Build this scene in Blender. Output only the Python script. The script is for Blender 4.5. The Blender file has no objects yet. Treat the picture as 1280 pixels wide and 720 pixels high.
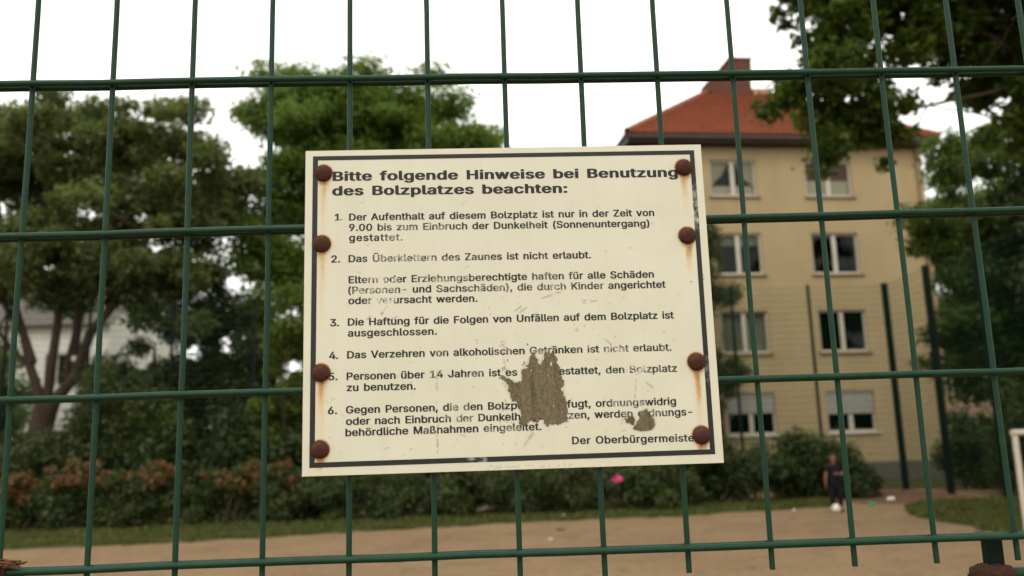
import bpy, bmesh, math, random
import numpy as np
from mathutils import Vector, Matrix

sc = bpy.context.scene
COL = sc.collection
R = math.radians
rnd = random.Random(7)
rng = np.random.default_rng(7)

# ------------------------------------------------------------------ camera
cam_d = bpy.data.cameras.new('camera'); cam = bpy.data.objects.new('camera', cam_d); COL.objects.link(cam)
sc.camera = cam
pitch, roll, yaw = .1805, -.0318, .0452
fw = Vector((math.sin(yaw) * math.cos(pitch), math.cos(yaw) * math.cos(pitch), math.sin(pitch)))
rt0 = Vector((math.cos(yaw), -math.sin(yaw), 0)); up0 = rt0.cross(fw)
rt = rt0 * math.cos(roll) + up0 * math.sin(roll); up = -rt0 * math.sin(roll) + up0 * math.cos(roll)
m = Matrix((rt, up, -fw)).transposed().to_4x4(); m.translation = (0, 0, 1.6)
cam.matrix_world = m
cam_d.sensor_width = 36; cam_d.lens = 36 * 1100 / 1280
cam_d.clip_start = .05; cam_d.clip_end = 2000
cam_d.dof.use_dof = True; cam_d.dof.focus_distance = 1.075; cam_d.dof.aperture_fstop = 5.2; cam_d.dof.aperture_blades = 0

# ------------------------------------------------------------------ sky and sun: bright even overcast
SUN_EL, SUN_AZ = R(52), R(200)
w = bpy.data.worlds.new('World'); sc.world = w; w.use_nodes = True
nt = w.node_tree; nt.nodes.clear()
out = nt.nodes.new('ShaderNodeOutputWorld'); bg = nt.nodes.new('ShaderNodeBackground')
sky = nt.nodes.new('ShaderNodeTexSky'); sky.sky_type = 'NISHITA'; sky.sun_disc = False
sky.sun_elevation = SUN_EL; sky.sun_rotation = SUN_AZ; sky.air_density = 1.0; sky.dust_density = 4.0
hs = nt.nodes.new('ShaderNodeHueSaturation'); hs.inputs['Saturation'].default_value = .12; hs.inputs['Value'].default_value = 1.0
mx = nt.nodes.new('ShaderNodeMix'); mx.data_type = 'RGBA'; mx.inputs[0].default_value = .8
mx.inputs[7].default_value = (9.5, 9.45, 8.9, 1)          # the even grey-white cloud cover
nt.links.new(sky.outputs[0], hs.inputs['Color']); nt.links.new(hs.outputs[0], mx.inputs[6])
nt.links.new(mx.outputs[2], bg.inputs[0]); nt.links.new(bg.outputs[0], out.inputs[0])
bg.inputs[1].default_value = .15
sun_d = bpy.data.lights.new('sun', 'SUN'); sun = bpy.data.objects.new('sun', sun_d); COL.objects.link(sun)
sun_d.energy = .6; sun_d.angle = R(20); sun_d.color = (1, .96, .9)
sd = Vector((math.sin(SUN_AZ) * math.cos(SUN_EL), math.cos(SUN_AZ) * math.cos(SUN_EL), math.sin(SUN_EL)))
sun.rotation_euler = sd.to_track_quat('Z', 'Y').to_euler(); sun.location = sd * 50
sc.view_settings.view_transform = 'Standard'; sc.view_settings.look = 'None'
sc.view_settings.exposure = 0.4; sc.view_settings.gamma = 1.0
sc.render.engine = 'CYCLES'; sc.cycles.use_denoising = True
sc.cycles.max_bounces = 8; sc.cycles.transparent_max_bounces = 16
sc.cycles.use_adaptive_sampling = True; sc.cycles.adaptive_threshold = .01

# ------------------------------------------------------------------ helpers
def tag(o, label=None, cat=None, group=None, kind=None):
    if label: o['label'] = label
    if cat: o['category'] = cat
    if group: o['group'] = group
    if kind: o['kind'] = kind
    return o
def empty(name, loc=(0, 0, 0), rz=0):
    o = bpy.data.objects.new(name, None); o.empty_display_size = .1; COL.objects.link(o)
    o.location = loc; o.rotation_euler = (0, 0, rz); return o
class MB:
    """collects polygons and links them as one mesh object"""
    def __init__(s): s.v = []; s.f = []; s.sm = []
    def poly(s, pts, smooth=False):
        n = len(s.v); s.v += [tuple(p) for p in pts]; s.f.append(tuple(range(n, n + len(pts)))); s.sm.append(smooth)
    def mesh(s, vs, fs, smooth=False):
        n = len(s.v); s.v += [tuple(p) for p in vs]; s.f += [tuple(i + n for i in f) for f in fs]; s.sm += [smooth] * len(fs)
    def box(s, x0, x1, y0, y1, z0, z1):
        v = [(x, y, z) for x in (x0, x1) for y in (y0, y1) for z in (z0, z1)]
        s.mesh(v, [(0, 1, 3, 2), (4, 6, 7, 5), (0, 4, 5, 1), (2, 3, 7, 6), (0, 2, 6, 4), (1, 5, 7, 3)])
    def tube(s, pts, rad, n=8, caps=True, smooth=True):
        pts = [Vector(p) for p in pts]
        if not hasattr(rad, '__len__'): rad = [rad] * len(pts)
        rings = []; prev = None
        for i, p in enumerate(pts):
            d = (pts[min(i + 1, len(pts) - 1)] - pts[max(i - 1, 0)]).normalized()
            if prev is None:
                a = d.orthogonal().normalized()
            else:
                a = (prev - d * prev.dot(d)).normalized()
            prev = a; b = d.cross(a)
            rings.append([p + (a * math.cos(2 * math.pi * k / n) + b * math.sin(2 * math.pi * k / n)) * rad[i] for k in range(n)])
        v = [q for r_ in rings for q in r_]; f = []
        for i in range(len(pts) - 1):
            for k in range(n):
                f.append((i * n + k, i * n + (k + 1) % n, (i + 1) * n + (k + 1) % n, (i + 1) * n + k))
        s.mesh(v, f, smooth)
        if caps:
            s.mesh(rings[0][::-1], [tuple(range(n))]); s.mesh(rings[-1], [tuple(range(n))])
    def lathe(s, prof, n=16, axis='z', c=(0, 0, 0), smooth=True):
        v = []
        for (r_, h) in prof:
            for k in range(n):
                a = 2 * math.pi * k / n; p = (r_ * math.cos(a), r_ * math.sin(a), h)
                if axis == 'y': p = (p[0], h, p[1])
                v.append((p[0] + c[0], p[1] + c[1], p[2] + c[2]))
        f = [(i * n + k, i * n + (k + 1) % n, (i + 1) * n + (k + 1) % n, (i + 1) * n + k) for i in range(len(prof) - 1) for k in range(n)]
        s.mesh(v, f, smooth)
    def data(s, name):
        me = bpy.data.meshes.new(name); me.from_pydata(s.v, [], s.f)
        me.polygons.foreach_set('use_smooth', s.sm); me.update(); return me
    def build(s, name, mat, parent=None, loc=None, recalc=True):
        me = s.data(name)
        if recalc:
            b = bmesh.new(); b.from_mesh(me); bmesh.ops.recalc_face_normals(b, faces=b.faces); b.to_mesh(me); b.free()
        return link(name, me, mat, parent, loc)
def link(name, me, mat=None, parent=None, loc=None):
    o = bpy.data.objects.new(name, me); COL.objects.link(o)
    if mat and not me.materials: me.materials.append(mat)
    if parent: o.parent = parent
    if loc: o.location = loc
    return o

# ------------------------------------------------------------------ materials
class NT:
    def __init__(s, name):
        s.m = bpy.data.materials.new(name); s.m.use_nodes = True; s.t = s.m.node_tree
        s.b = s.t.nodes['Principled BSDF']; s.o = s.t.nodes['Material Output']
    def n(s, typ, **kw):
        q = s.t.nodes.new(typ)
        for k, v in kw.items(): setattr(q, k, v)
        return q
    def l(s, a, b): s.t.links.new(a, b)
    def coord(s, which='Object'): return s.n('ShaderNodeTexCoord').outputs[which]
    def noise(s, scale, detail=4, rough=.6, vec=None, dist=0, stretch=None):
        q = s.n('ShaderNodeTexNoise'); q.inputs['Scale'].default_value = scale; q.inputs['Detail'].default_value = detail
        q.inputs['Roughness'].default_value = rough; q.inputs['Distortion'].default_value = dist
        v = vec if vec is not None else s.coord()
        if stretch:
            mp = s.n('ShaderNodeMapping'); mp.inputs['Scale'].default_value = stretch; s.l(v, mp.inputs[0]); v = mp.outputs[0]
        s.l(v, q.inputs['Vector']); return q.outputs['Fac']
    def math(s, op, a, b=None, c=None, clamp=False):
        q = s.n('ShaderNodeMath', operation=op); q.use_clamp = clamp
        for i, x in enumerate((a, b, c)):
            if x is None: continue
            if isinstance(x, (int, float)): q.inputs[i].default_value = x
            else: s.l(x, q.inputs[i])
        return q.outputs[0]
    def ramp(s, fac, stops, interp='LINEAR'):
        q = s.n('ShaderNodeValToRGB'); q.color_ramp.interpolation = interp; e = q.color_ramp.elements
        while len(e) < len(stops): e.new(.5)
        for el, (p, c) in zip(e, stops):
            el.position = p; el.color = (c, c, c, 1) if isinstance(c, (int, float)) else (*c, 1)
        s.l(fac, q.inputs[0]); return q.outputs[0]
    def mix(s, fac, a, b, blend='MIX'):
        q = s.n('ShaderNodeMix', data_type='RGBA', blend_type=blend)
        for i, x in ((0, fac), (6, a), (7, b)):
            if isinstance(x, (int, float)): q.inputs[i].default_value = x
            elif isinstance(x, tuple): q.inputs[i].default_value = (*x, 1)
            else: s.l(x, q.inputs[i])
        return q.outputs[2]
    def bump(s, h, strength=.3, dist=.01):
        q = s.n('ShaderNodeBump'); q.inputs['Strength'].default_value = strength; q.inputs['Distance'].default_value = dist
        s.l(h, q.inputs['Height']); s.l(q.outputs[0], s.b.inputs['Normal'])
    def fin(s, col=None, rough=.7, spec=.4, metal=0):
        if col is not None:
            if isinstance(col, tuple): s.b.inputs['Base Color'].default_value = (*col, 1)
            else: s.l(col, s.b.inputs['Base Color'])
        if isinstance(rough, (int, float)): s.b.inputs['Roughness'].default_value = rough
        else: s.l(rough, s.b.inputs['Roughness'])
        s.b.inputs['Specular IOR Level'].default_value = spec; s.b.inputs['Metallic'].default_value = metal
        return s.m
def simple(name, col, var=.25, scale=6, rough=.7, spec=.3, bump=0, stretch=None, bd=.01):
    t = NT(name); f = t.noise(scale, 5, .65, stretch=stretch)
    c = t.ramp(f, [(.25, tuple(x * (1 - var) for x in col)), (.75, tuple(min(1, x * (1 + var)) for x in col))])
    if bump: t.bump(f, bump, bd)
    return t.fin(c, rough, spec)

def foliage_mat(name, dark, light, yellow=(.14, .13, .03), trans=.35):
    t = NT(name)
    a = t.n('ShaderNodeAttribute', attribute_name='tint'); sep = t.n('ShaderNodeSeparateColor'); t.l(a.outputs['Color'], sep.inputs[0])
    c = t.mix(sep.outputs[0], dark, light); c = t.mix(sep.outputs[1], c, yellow)
    t.fin(c, .55, .25)
    tr = t.n('ShaderNodeBsdfTranslucent')
    c2 = t.mix(.5, c, (.16, .22, .02)); t.l(c2, tr.inputs[0])
    ms = t.n('ShaderNodeMixShader'); ms.inputs[0].default_value = trans
    t.l(t.b.outputs[0], ms.inputs[1]); t.l(tr.outputs[0], ms.inputs[2]); t.l(ms.outputs[0], t.o.inputs['Surface'])
    return t.m

M = {}
# powder-coated green wire with specks of dust and worn weld points
t = NT('green_coated_wire'); f = t.noise(60, 4, .7); g = t.noise(900, 2, .6); 
c = t.ramp(f, [(.3, (.004, .026, .012)), (.7, (.007, .040, .018))]); d = t.ramp(g, [(.70, 0), (.80, .4)]); c = t.mix(d, c, (.07, .09, .06))
t.bump(f, .15, .001); M['wire'] = t.fin(c, .5, .22)
t = NT('dark_green_post'); f = t.noise(8, 4, .7); c = t.ramp(f, [(.3, (.002, .006, .004)), (.7, (.004, .010, .007))]); M['dpost'] = t.fin(c, .7, .12)
t = NT('rusty_iron'); f = t.noise(260, 6, .75); g = t.noise(60, 3, .6)
c = t.ramp(f, [(.25, (.028, .011, .007)), (.5, (.066, .025, .014)), (.75, (.145, .058, .026))]); c = t.mix(t.ramp(g, [(.45, 0), (.7, .55)]), c, (.03, .012, .011))
t.bump(f, .75, .0012); M['rust'] = t.fin(c, .85, .2)
t = NT('old_dark_rust'); f = t.noise(320, 6, .8); c = t.ramp(f, [(.3, (.018, .008, .006)), (.5, (.045, .018, .011)), (.75, (.10, .045, .024))]); t.bump(f, 1.0, .002); M['oldrust'] = t.fin(c, .9, .15)
M['zinc'] = simple('dull_zinc', (.3, .3, .29), .2, 80, .5, .5)

# sign plate: cream enamel with the stains carried by the plate's own attribute
BOLTS = [(22.3, 369.5), (21.0, 279.1), (21.3, 120.7), (20.6, 30.5), (476.0, 368.5), (474.6, 279.9), (475.2, 121.7), (475.3, 33.3)]
t = NT('cream_sign_enamel')
a = t.n('ShaderNodeAttribute', attribute_name='stain'); sep = t.n('ShaderNodeSeparateColor'); t.l(a.outputs['Color'], sep.inputs[0])
f = t.noise(14, 4, .6); g = t.noise(700, 3, .7); h = t.noise(160, 5, .7)
st = t.noise(90, 3, .6, stretch=(1, 1, .12))
c = t.ramp(f, [(.3, (.555, .530, .405)), (.7, (.60, .573, .447))])
c = t.mix(t.ramp(st, [(.45, 0), (.9, .16)]), c, (.42, .38, .26))
c = t.mix(t.ramp(g, [(.70, 0), (.80, .5)]), c, (.22, .19, .12))
rs = t.math('MULTIPLY', sep.outputs[0], t.ramp(h, [(.2, .65), (.75, 1.25)]))
rc = t.ramp(rs, [(0, (.62, .53, .33)), (.2, (.56, .40, .19)), (.5, (.38, .17, .055)), (.8, (.16, .05, .018))])
c = t.mix(t.ramp(rs, [(.0, 0), (.35, .92)]), c, rc)
c = t.mix(sep.outputs[1], c, (.14, .115, .07)); c = t.mix(sep.outputs[2], c, (.35, .03, .02))
t.bump(f, .05, .002); M['enamel'] = t.fin(c, .38, .45)

FADES = [(141.5,296.2,35,6,.6),(109.9,283.7,12,6,.6),(275.3,295.4,12,5,.5),(131.3,257,38,6,.75),(175.3,256,8,5,.6),(214.7,257.1,12,6,.5),(84.3,232.1,9,5,.8),(101.8,231.7,9,5,.8),(174.9,230,30,6,.65),(90.1,219.1,24,6,.75),(174.7,222,12,6,.4),(230.4,219.7,24,6,.6),(94.9,206.1,13,6,.95),(302.7,232,22,6,.55),(305.2,219.9,24,6,.7),(346.7,219.9,22,6,.45),(160.7,140.9,12,6,.5),(238.9,141.7,9,6,.5),(284.5,140.5,9,6,.6),(374.2,141,12,6,.8),(426.3,142.5,26,6,.5),(158.4,115,9,6,.7),(209.2,114.5,9,6,.5),(402.1,114,12,6,.85),(432.4,113.1,10,6,.4),(388.1,73,17,6,.7),(188,64.6,14,6,.8),(423.3,61.4,12,6,.6),(236.2,47.2,16,6,.6),(184.5,76.1,8,5,.7),(293.9,260.4,6,5,.6),(457.9,26.2,20,6,.3),(392.4,62.3,10,6,.6),(338,141,8,5,.5),(262,216,10,5,.45),(322,57.6,9,5,.5),(150,45,10,5,.4),(300,176,9,5,.4),(365,110.8,9,5,.55)]
def ink(name, col, fades):
    t = NT(name); co = t.coord()
    tot = None
    for (u, v, a_, b_, s_) in fades:
        q = t.n('ShaderNodeVectorMath', operation='SUBTRACT'); t.l(co, q.inputs[0]); q.inputs[1].default_value = (u / 1000, 0, v / 1000)
        q2 = t.n('ShaderNodeVectorMath', operation='MULTIPLY'); t.l(q.outputs[0], q2.inputs[0]); q2.inputs[1].default_value = (800 / a_, 0, 750 / b_)
        ln = t.n('ShaderNodeVectorMath', operation='LENGTH'); t.l(q2.outputs[0], ln.inputs[0])
        e = t.math('MULTIPLY_ADD', ln.outputs['Value'], -1.4, 2.2, clamp=True); e = t.math('MULTIPLY', e, s_)
        tot = e if tot is None else t.math('MAXIMUM', tot, e)
    n1 = t.noise(330, 4, .65, stretch=(1, 0, .7)); n2 = t.noise(1400, 2, .6); n3 = t.noise(120, 3, .6)
    tiny = t.ramp(n2, [(.72, 0), (.78, .5)])
    if tot is not None:
        # inside the worn places: partly rubbed thin, partly flaked away
        th = t.math('MULTIPLY_ADD', tot, -.46, .86); d = t.math('SUBTRACT', n1, th); fl = t.math('MULTIPLY', d, 9, clamp=True)
        thin = t.math('MULTIPLY', tot, t.ramp(n3, [(.38, .12), (.6, .95)])); al = t.math('MAXIMUM', fl, thin); al = t.math('MAXIMUM', al, tiny)
    else:
        al = t.math('MAXIMUM', tiny, t.ramp(n1, [(.70, 0), (.76, .7)]))
    t.fin(t.ramp(n3, [(.3, col), (.7, tuple(x * 1.5 for x in col))]), .5, .3)
    tr = t.n('ShaderNodeBsdfTransparent'); ms = t.n('ShaderNodeMixShader'); t.l(al, ms.inputs[0])
    t.l(t.b.outputs[0], ms.inputs[1]); t.l(tr.outputs[0], ms.inputs[2]); t.l(ms.outputs[0], t.o.inputs['Surface'])
    return t.m
M['ink'] = ink('black_print', (.011, .010, .010), FADES)
M['border'] = ink('black_border_print', (.012, .012, .010), [(488, 318, 8, 18, .75), (489, 112, 7, 12, .5), (206, 13, 8, 5, .7)])
t = NT('old_adhesive'); f = t.noise(300, 6, .8, stretch=(1, 1, .75)); g = t.noise(800, 4, .7); k = t.noise(70, 4, .7, stretch=(1, 1, .2))
c = t.ramp(f, [(.3, (.085, .068, .038)), (.5, (.150, .122, .070)), (.72, (.25, .205, .125))]); c = t.mix(t.ramp(k, [(.36, .55), (.52, 0)]), c, (.06, .049, .028))
c = t.mix(t.ramp(g, [(.66, 0), (.72, .8)]), c, (.42, .38, .27)); t.bump(f, 1.0, .0015); M['glue'] = t.fin(c, .85, .15)

# setting
t = NT('trodden_sand'); f = t.noise(.5, 6, .6); g = t.noise(9, 6, .75); k = t.noise(120, 3, .7)
c = t.ramp(f, [(.3, (.19, .124, .066)), (.7, (.25, .168, .093))]); c = t.mix(t.ramp(g, [(.38, .6), (.6, 0)]), c, (.12, .075, .042)); f2 = t.noise(1.6, 5, .7, dist=1.2); c = t.mix(t.ramp(f2, [(.52, 0), (.68, .75)]), c, (.11, .07, .04)); c = t.mix(t.ramp(k, [(.6, 0), (.8, .4)]), c, (.36, .27, .18))
t.bump(g, .4, .02); M['sand'] = t.fin(c, .95, .1)
t = NT('worn_grass_soil'); f = t.noise(2.5, 6, .7); g = t.noise(30, 4, .7)
c = t.ramp(f, [(.35, (.034, .038, .010)), (.55, (.060, .060, .018)), (.68, (.12, .085, .048))]); c = t.mix(t.ramp(g, [(.4, .5), (.6, 0)]), c, (.03, .045, .01)); t.bump(g, .6, .03); M['turf'] = t.fin(c, .95, .1)
M['dirt'] = simple('bare_dirt', (.11, .062, .035), .4, 3, .95, .1, .5, bd=.03)
t = NT('ochre_render'); f = t.noise(.7, 5, .6); g = t.noise(60, 4, .7); s2 = t.noise(1.5, 5, .6, stretch=(1, 1, .15))
c = t.ramp(f, [(.3, (.315, .238, .128)), (.7, (.365, .28, .152))]); c = t.mix(t.ramp(s2, [(.5, 0), (.8, .3)]), c, (.22, .16, .085)); t.bump(g, .3, .01); M['ochre'] = t.fin(c, .9, .15)
M['plinth'] = simple('grey_plinth_render', (.10, .085, .07), .2, 3, .9, .15, .2)
t = NT('clay_tiles'); co = t.coord()
f = t.noise(1.2, 4, .7); g = t.noise(9, 3, .7); wv = t.n('ShaderNodeTexBrick'); wv.inputs['Scale'].default_value = 1
mp = t.n('ShaderNodeMapping'); mp.inputs['Rotation'].default_value = (0, 0, 0); t.l(co, mp.inputs[0])
sx = t.n('ShaderNodeSeparateXYZ'); t.l(co, sx.inputs[0]); xy = t.math('ADD', sx.outputs[0], sx.outputs[1]); fr = t.math('FRACT', t.math('MULTIPLY', xy, 4.2)); 
c = t.ramp(g, [(.25, (.18, .052, .026)), (.5, (.28, .082, .038)), (.75, (.37, .12, .055))]); c = t.mix(t.ramp(f, [(.45, 0), (.75, .55)]), c, (.14, .06, .035))
c = t.mix(t.ramp(fr, [(0, .6), (.12, 0), (.9, 0), (1, .6)]), c, (.12, .035, .02)); M['tile'] = t.fin(c, .8, .25)
t.t.nodes.remove(wv); t.t.nodes.remove(mp)
t = NT('chimney_brick'); bk = t.n('ShaderNodeTexBrick'); bk.inputs['Scale'].default_value = 4; bk.inputs['Color1'].default_value = (.12, .040, .028, 1); bk.inputs['Color2'].default_value = (.085, .028, .022, 1); bk.inputs['Mortar'].default_value = (.11, .075, .055, 1)
q = t.n('ShaderNodeMapping'); q.inputs['Rotation'].default_value = (R(90), 0, 0); t.l(t.coord(), q.inputs[0]); t.l(q.outputs[0], bk.inputs['Vector']); t.l(bk.outputs[0], t.b.inputs['Base Color']); M['brick'] = t.fin(None, .9, .15)
M['fascia'] = simple('brown_stained_fascia', (.055, .038, .03), .3, 4, .7, .3)
M['pvc'] = simple('white_window_plastic', (.46, .42, .33), .06, 4, .4, .4)
M['sill'] = simple('brown_sill', (.24, .15, .09), .2, 6, .7, .3)
M['shutter'] = simple('grey_shutter_slats', (.30, .28, .23), .12, 4, .6, .3)
M['curtain'] = simple('pale_net_curtain', (.42, .40, .29), .22, 9, .95, .05, stretch=(9, 1, .3))
M['greencurtain'] = simple('grey_green_curtain', (.22, .24, .17), .3, 8, .95, .05, stretch=(7, 1, .3))
M['redcurtain'] = simple('brown_red_blind', (.13, .045, .03), .3, 8, .9, .05)
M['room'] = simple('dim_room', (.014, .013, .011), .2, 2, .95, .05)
t = NT('window_glass'); tr = t.n('ShaderNodeBsdfTransparent'); tr.inputs[0].default_value = (.85, .85, .83, 1); gl = t.n('ShaderNodeBsdfGlossy'); gl.inputs['Roughness'].default_value = .03
ms = t.n('ShaderNodeMixShader'); ms.inputs[0].default_value = .012; t.l(tr.outputs[0], ms.inputs[1]); t.l(gl.outputs[0], ms.inputs[2]); t.l(ms.outputs[0], t.o.inputs['Surface']); M['glass'] = t.m
M['whitewall'] = simple('off_white_render', (.62, .60, .52), .08, 2, .9, .15)
M['beigewall'] = simple('beige_render', (.36, .27, .18), .12, 2, .9, .15)
M['slate'] = simple('grey_brown_roof', (.12, .105, .09), .25, 3, .8, .2)
t = NT('bark'); f = t.noise(6, 6, .75, stretch=(1, 1, .25)); c = t.ramp(f, [(.3, (.032, .019, .013)), (.7, (.085, .052, .036))]); t.bump(f, .7, .05); M['bark'] = t.fin(c, .95, .1)
t = NT('dark_bark'); f = t.noise(8, 6, .75, stretch=(1, 1, .25)); c = t.ramp(f, [(.3, (.03, .022, .015)), (.7, (.09, .065, .045))]); t.bump(f, .6, .03); M['darkbark'] = t.fin(c, .95, .1)
M['lf_a'] = foliage_mat('foliage_olive', (.085, .112, .040), (.150, .180, .064), (.18, .18, .08), .55)
M['lf_b'] = foliage_mat('foliage_fresh_green', (.085, .150, .026), (.165, .25, .045), (.18, .22, .05), .55)
M['lf_c'] = foliage_mat('foliage_maple', (.026, .054, .011), (.070, .108, .020), (.13, .14, .025), .45)
M['lf_d'] = foliage_mat('foliage_dark', (.015, .027, .007), (.042, .060, .013), (.07, .08, .015), .2)
M['lf_h'] = foliage_mat('foliage_hedge', (.020, .032, .008), (.052, .070, .016), (.10, .11, .03), .25)
M['lf_y'] = foliage_mat('foliage_light_shrub', (.060, .100, .015), (.125, .170, .030), (.16, .19, .04), .45)
M['lf_r'] = foliage_mat('foliage_reddish', (.08, .035, .014), (.18, .075, .032), (.09, .10, .02), .3)
M['blade'] = foliage_mat('grass_blades', (.046, .056, .010), (.085, .092, .018), (.15, .12, .05), .3)
M['skin'] = simple('skin', (.22, .095, .055), .1, 10, .6, .3)
M['cloth'] = simple('black_cotton', (.010, .009, .011), .3, 20, .9, .1)
M['hair'] = simple('dark_brown_hair', (.028, .014, .009), .4, 40, .7, .2)
M['shoe'] = simple('dark_shoe', (.02, .018, .018), .3, 20, .6, .3)
M['ballw'] = simple('white_ball_leather', (.75, .70, .60), .06, 12, .45, .4)
M['ballk'] = simple('grey_ball_patch', (.25, .24, .22), .1, 12, .45, .4)
M['goal'] = simple('white_goal_paint', (.48, .42, .33), .12, 8, .5, .4)
M['net'] = simple('pale_net_cord', (.35, .32, .26), .1, 8, .8, .2)
M['white'] = simple('white_plastic_litter', (.72, .68, .6), .1, 30, .5, .4)
M['green'] = simple('green_plastic_litter', (.02, .26, .07), .2, 30, .5, .4)
M['pink'] = simple('pink_petal', (.65, .06, .20), .25, 30, .6, .3)
M['alu'] = simple('aluminium', (.4, .4, .4), .1, 10, .4, .5)
M['straw'] = simple('dried_stalks', (.10, .048, .024), .5, 90, .9, .1)

# ------------------------------------------------------------------ the setting
def sheet(name, pts, z, mat, lab, kind='structure', n=1):
    mb = MB(); mb.poly([(x, y, z) for x, y in pts]); o = mb.build(name, mat); me = o.data
    b = bmesh.new(); b.from_mesh(me)
    bmesh.ops.triangulate(b, faces=b.faces)
    for f in b.faces:
        if f.normal.z < 0: f.normal_flip()
    b.to_mesh(me); b.free()
    return tag(o, lab, kind=kind)
sheet('ground', [(-600, -300), (600, -300), (600, 900), (-600, 900)], 0, M['sand'], 'trodden brown sand of the pitch running away under the fence')
def wobble(a, b, n, amp, seed):
    r_ = random.Random(seed); o_ = []
    for i in range(n):
        t_ = i / n; o_.append((a[0] + (b[0] - a[0]) * t_ + r_.uniform(-amp, amp) * .4, a[1] + (b[1] - a[1]) * t_ + r_.uniform(-amp, amp)))
    return o_
edge = wobble((-22, 17.9), (-7, 17.8), 26, .16, 1) + wobble((-7, 17.8), (-3.2, 18.7), 14, .2, 2) + wobble((-3.2, 18.8), (.7, 19.8), 16, .25, 3) + wobble((.7, 19.9), (5.3, 20.1), 18, .2, 4) + wobble((5.3, 20.3), (9.0, 21.4), 14, .15, 5)
TURF1 = edge + [(9.4, 23.6), (-22, 23.6)]
edge2 = wobble((10.3, 21.2), (8.9, 18.6), 12, .25, 6) + wobble((8.9, 18.6), (8.5, 14.8), 14, .2, 7) + wobble((8.5, 14.8), (9.0, 8), 16, .3, 8)
TURF2 = edge2 + [(13, 8), (13, 22)]
sheet('grass_strip', TURF1, .004, M['turf'], 'narrow strip of worn grass in front of the low hedge')
sheet('grass_verge', TURF2, .004, M['turf'], 'grassy verge along the right side fence')
sheet('dirt_patch', [(9.4, 21.6), (10.4, 21.3), (12.9, 22), (13, 26.9), (9.6, 26.9), (9.42, 23.7)], .006, M['dirt'], 'bare brown dirt in the far right corner of the pitch')
sheet('far_ground', [(-300, 27.4), (300, 27.4), (300, 500), (-300, 500)], .008, M['turf'], 'dark overgrown ground beyond the tall ball fence')

def inpoly(px, py, poly):
    ins = np.zeros(len(px), bool); j = len(poly) - 1
    for i in range(len(poly)):
        xi, yi = poly[i]; xj, yj = poly[j]
        c_ = ((yi > py) != (yj > py)) & (px < (xj - xi) * (py - yi) / (yj - yi + 1e-12) + xi)
        ins ^= c_; j = i
    return ins
def quads_obj(name, V, tint, mat, parent=None):
    """V: (n,4,3) corners of n leaf quads, tint: (n,3)"""
    n = len(V); me = bpy.data.meshes.new(name)
    me.vertices.add(4 * n); me.vertices.foreach_set('co', V.astype(np.float32).ravel())
    me.loops.add(4 * n); me.loops.foreach_set('vertex_index', np.arange(4 * n, dtype=np.int32))
    me.polygons.add(n); me.polygons.foreach_set('loop_start', np.arange(0, 4 * n, 4, dtype=np.int32)); me.polygons.foreach_set('loop_total', np.full(n, 4, dtype=np.int32))
    at = me.attributes.new('tint', 'FLOAT_COLOR', 'POINT')
    c_ = np.ones((n, 4, 4), np.float32); c_[:, :, :3] = tint[:, None, :]; at.data.foreach_set('color', c_.ravel())
    me.update(calc_edges=True)
    return link(name, me, mat, parent)
def blades(name, poly, n, h, lab):
    xs = [p[0] for p in poly]; ys = [p[1] for p in poly]
    x = rng.uniform(max(min(xs), -13), max(xs), n * 3); y = rng.uniform(min(ys), max(ys), n * 3)
    k = inpoly(x, y, poly); clump = (np.sin(x * 3.1 + np.sin(y * 2.3) * 2) + np.sin(y * 4.7 + x * 1.3) + rng.normal(0, .6, len(x))) > .1
    x, y = x[k & clump][:n], y[k & clump][:n]; n = len(x)
    a = rng.uniform(0, 6.283, n); L = h * rng.uniform(.4, 1.3, n); wd = rng.uniform(.012, .03, n); le = rng.normal(0, .4, (n, 2)) * L[:, None]
    b0 = np.stack([x, y, np.zeros(n)], 1); s_ = np.stack([np.cos(a), np.sin(a), np.zeros(n)], 1) * wd[:, None]
    tp = b0 + np.stack([le[:, 0], le[:, 1], L], 1)
    V = np.stack([b0 - s_, b0 + s_, tp + s_ * .15, tp - s_ * .15], 1)
    tint = np.stack([rng.uniform(0, 1, n), (rng.uniform(0, 1, n) > .85) * rng.uniform(.3, 1, n), np.zeros(n)], 1)
    return tag(quads_obj(name, V, tint, M['blade']), lab, 'grass', kind='stuff')
blades('grass', TURF1, 30000, .09, 'short worn grass growing in front of the hedge')
blades('grass', TURF2, 14000, .10, 'tufts of grass on the verge beside the right fence')

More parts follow.
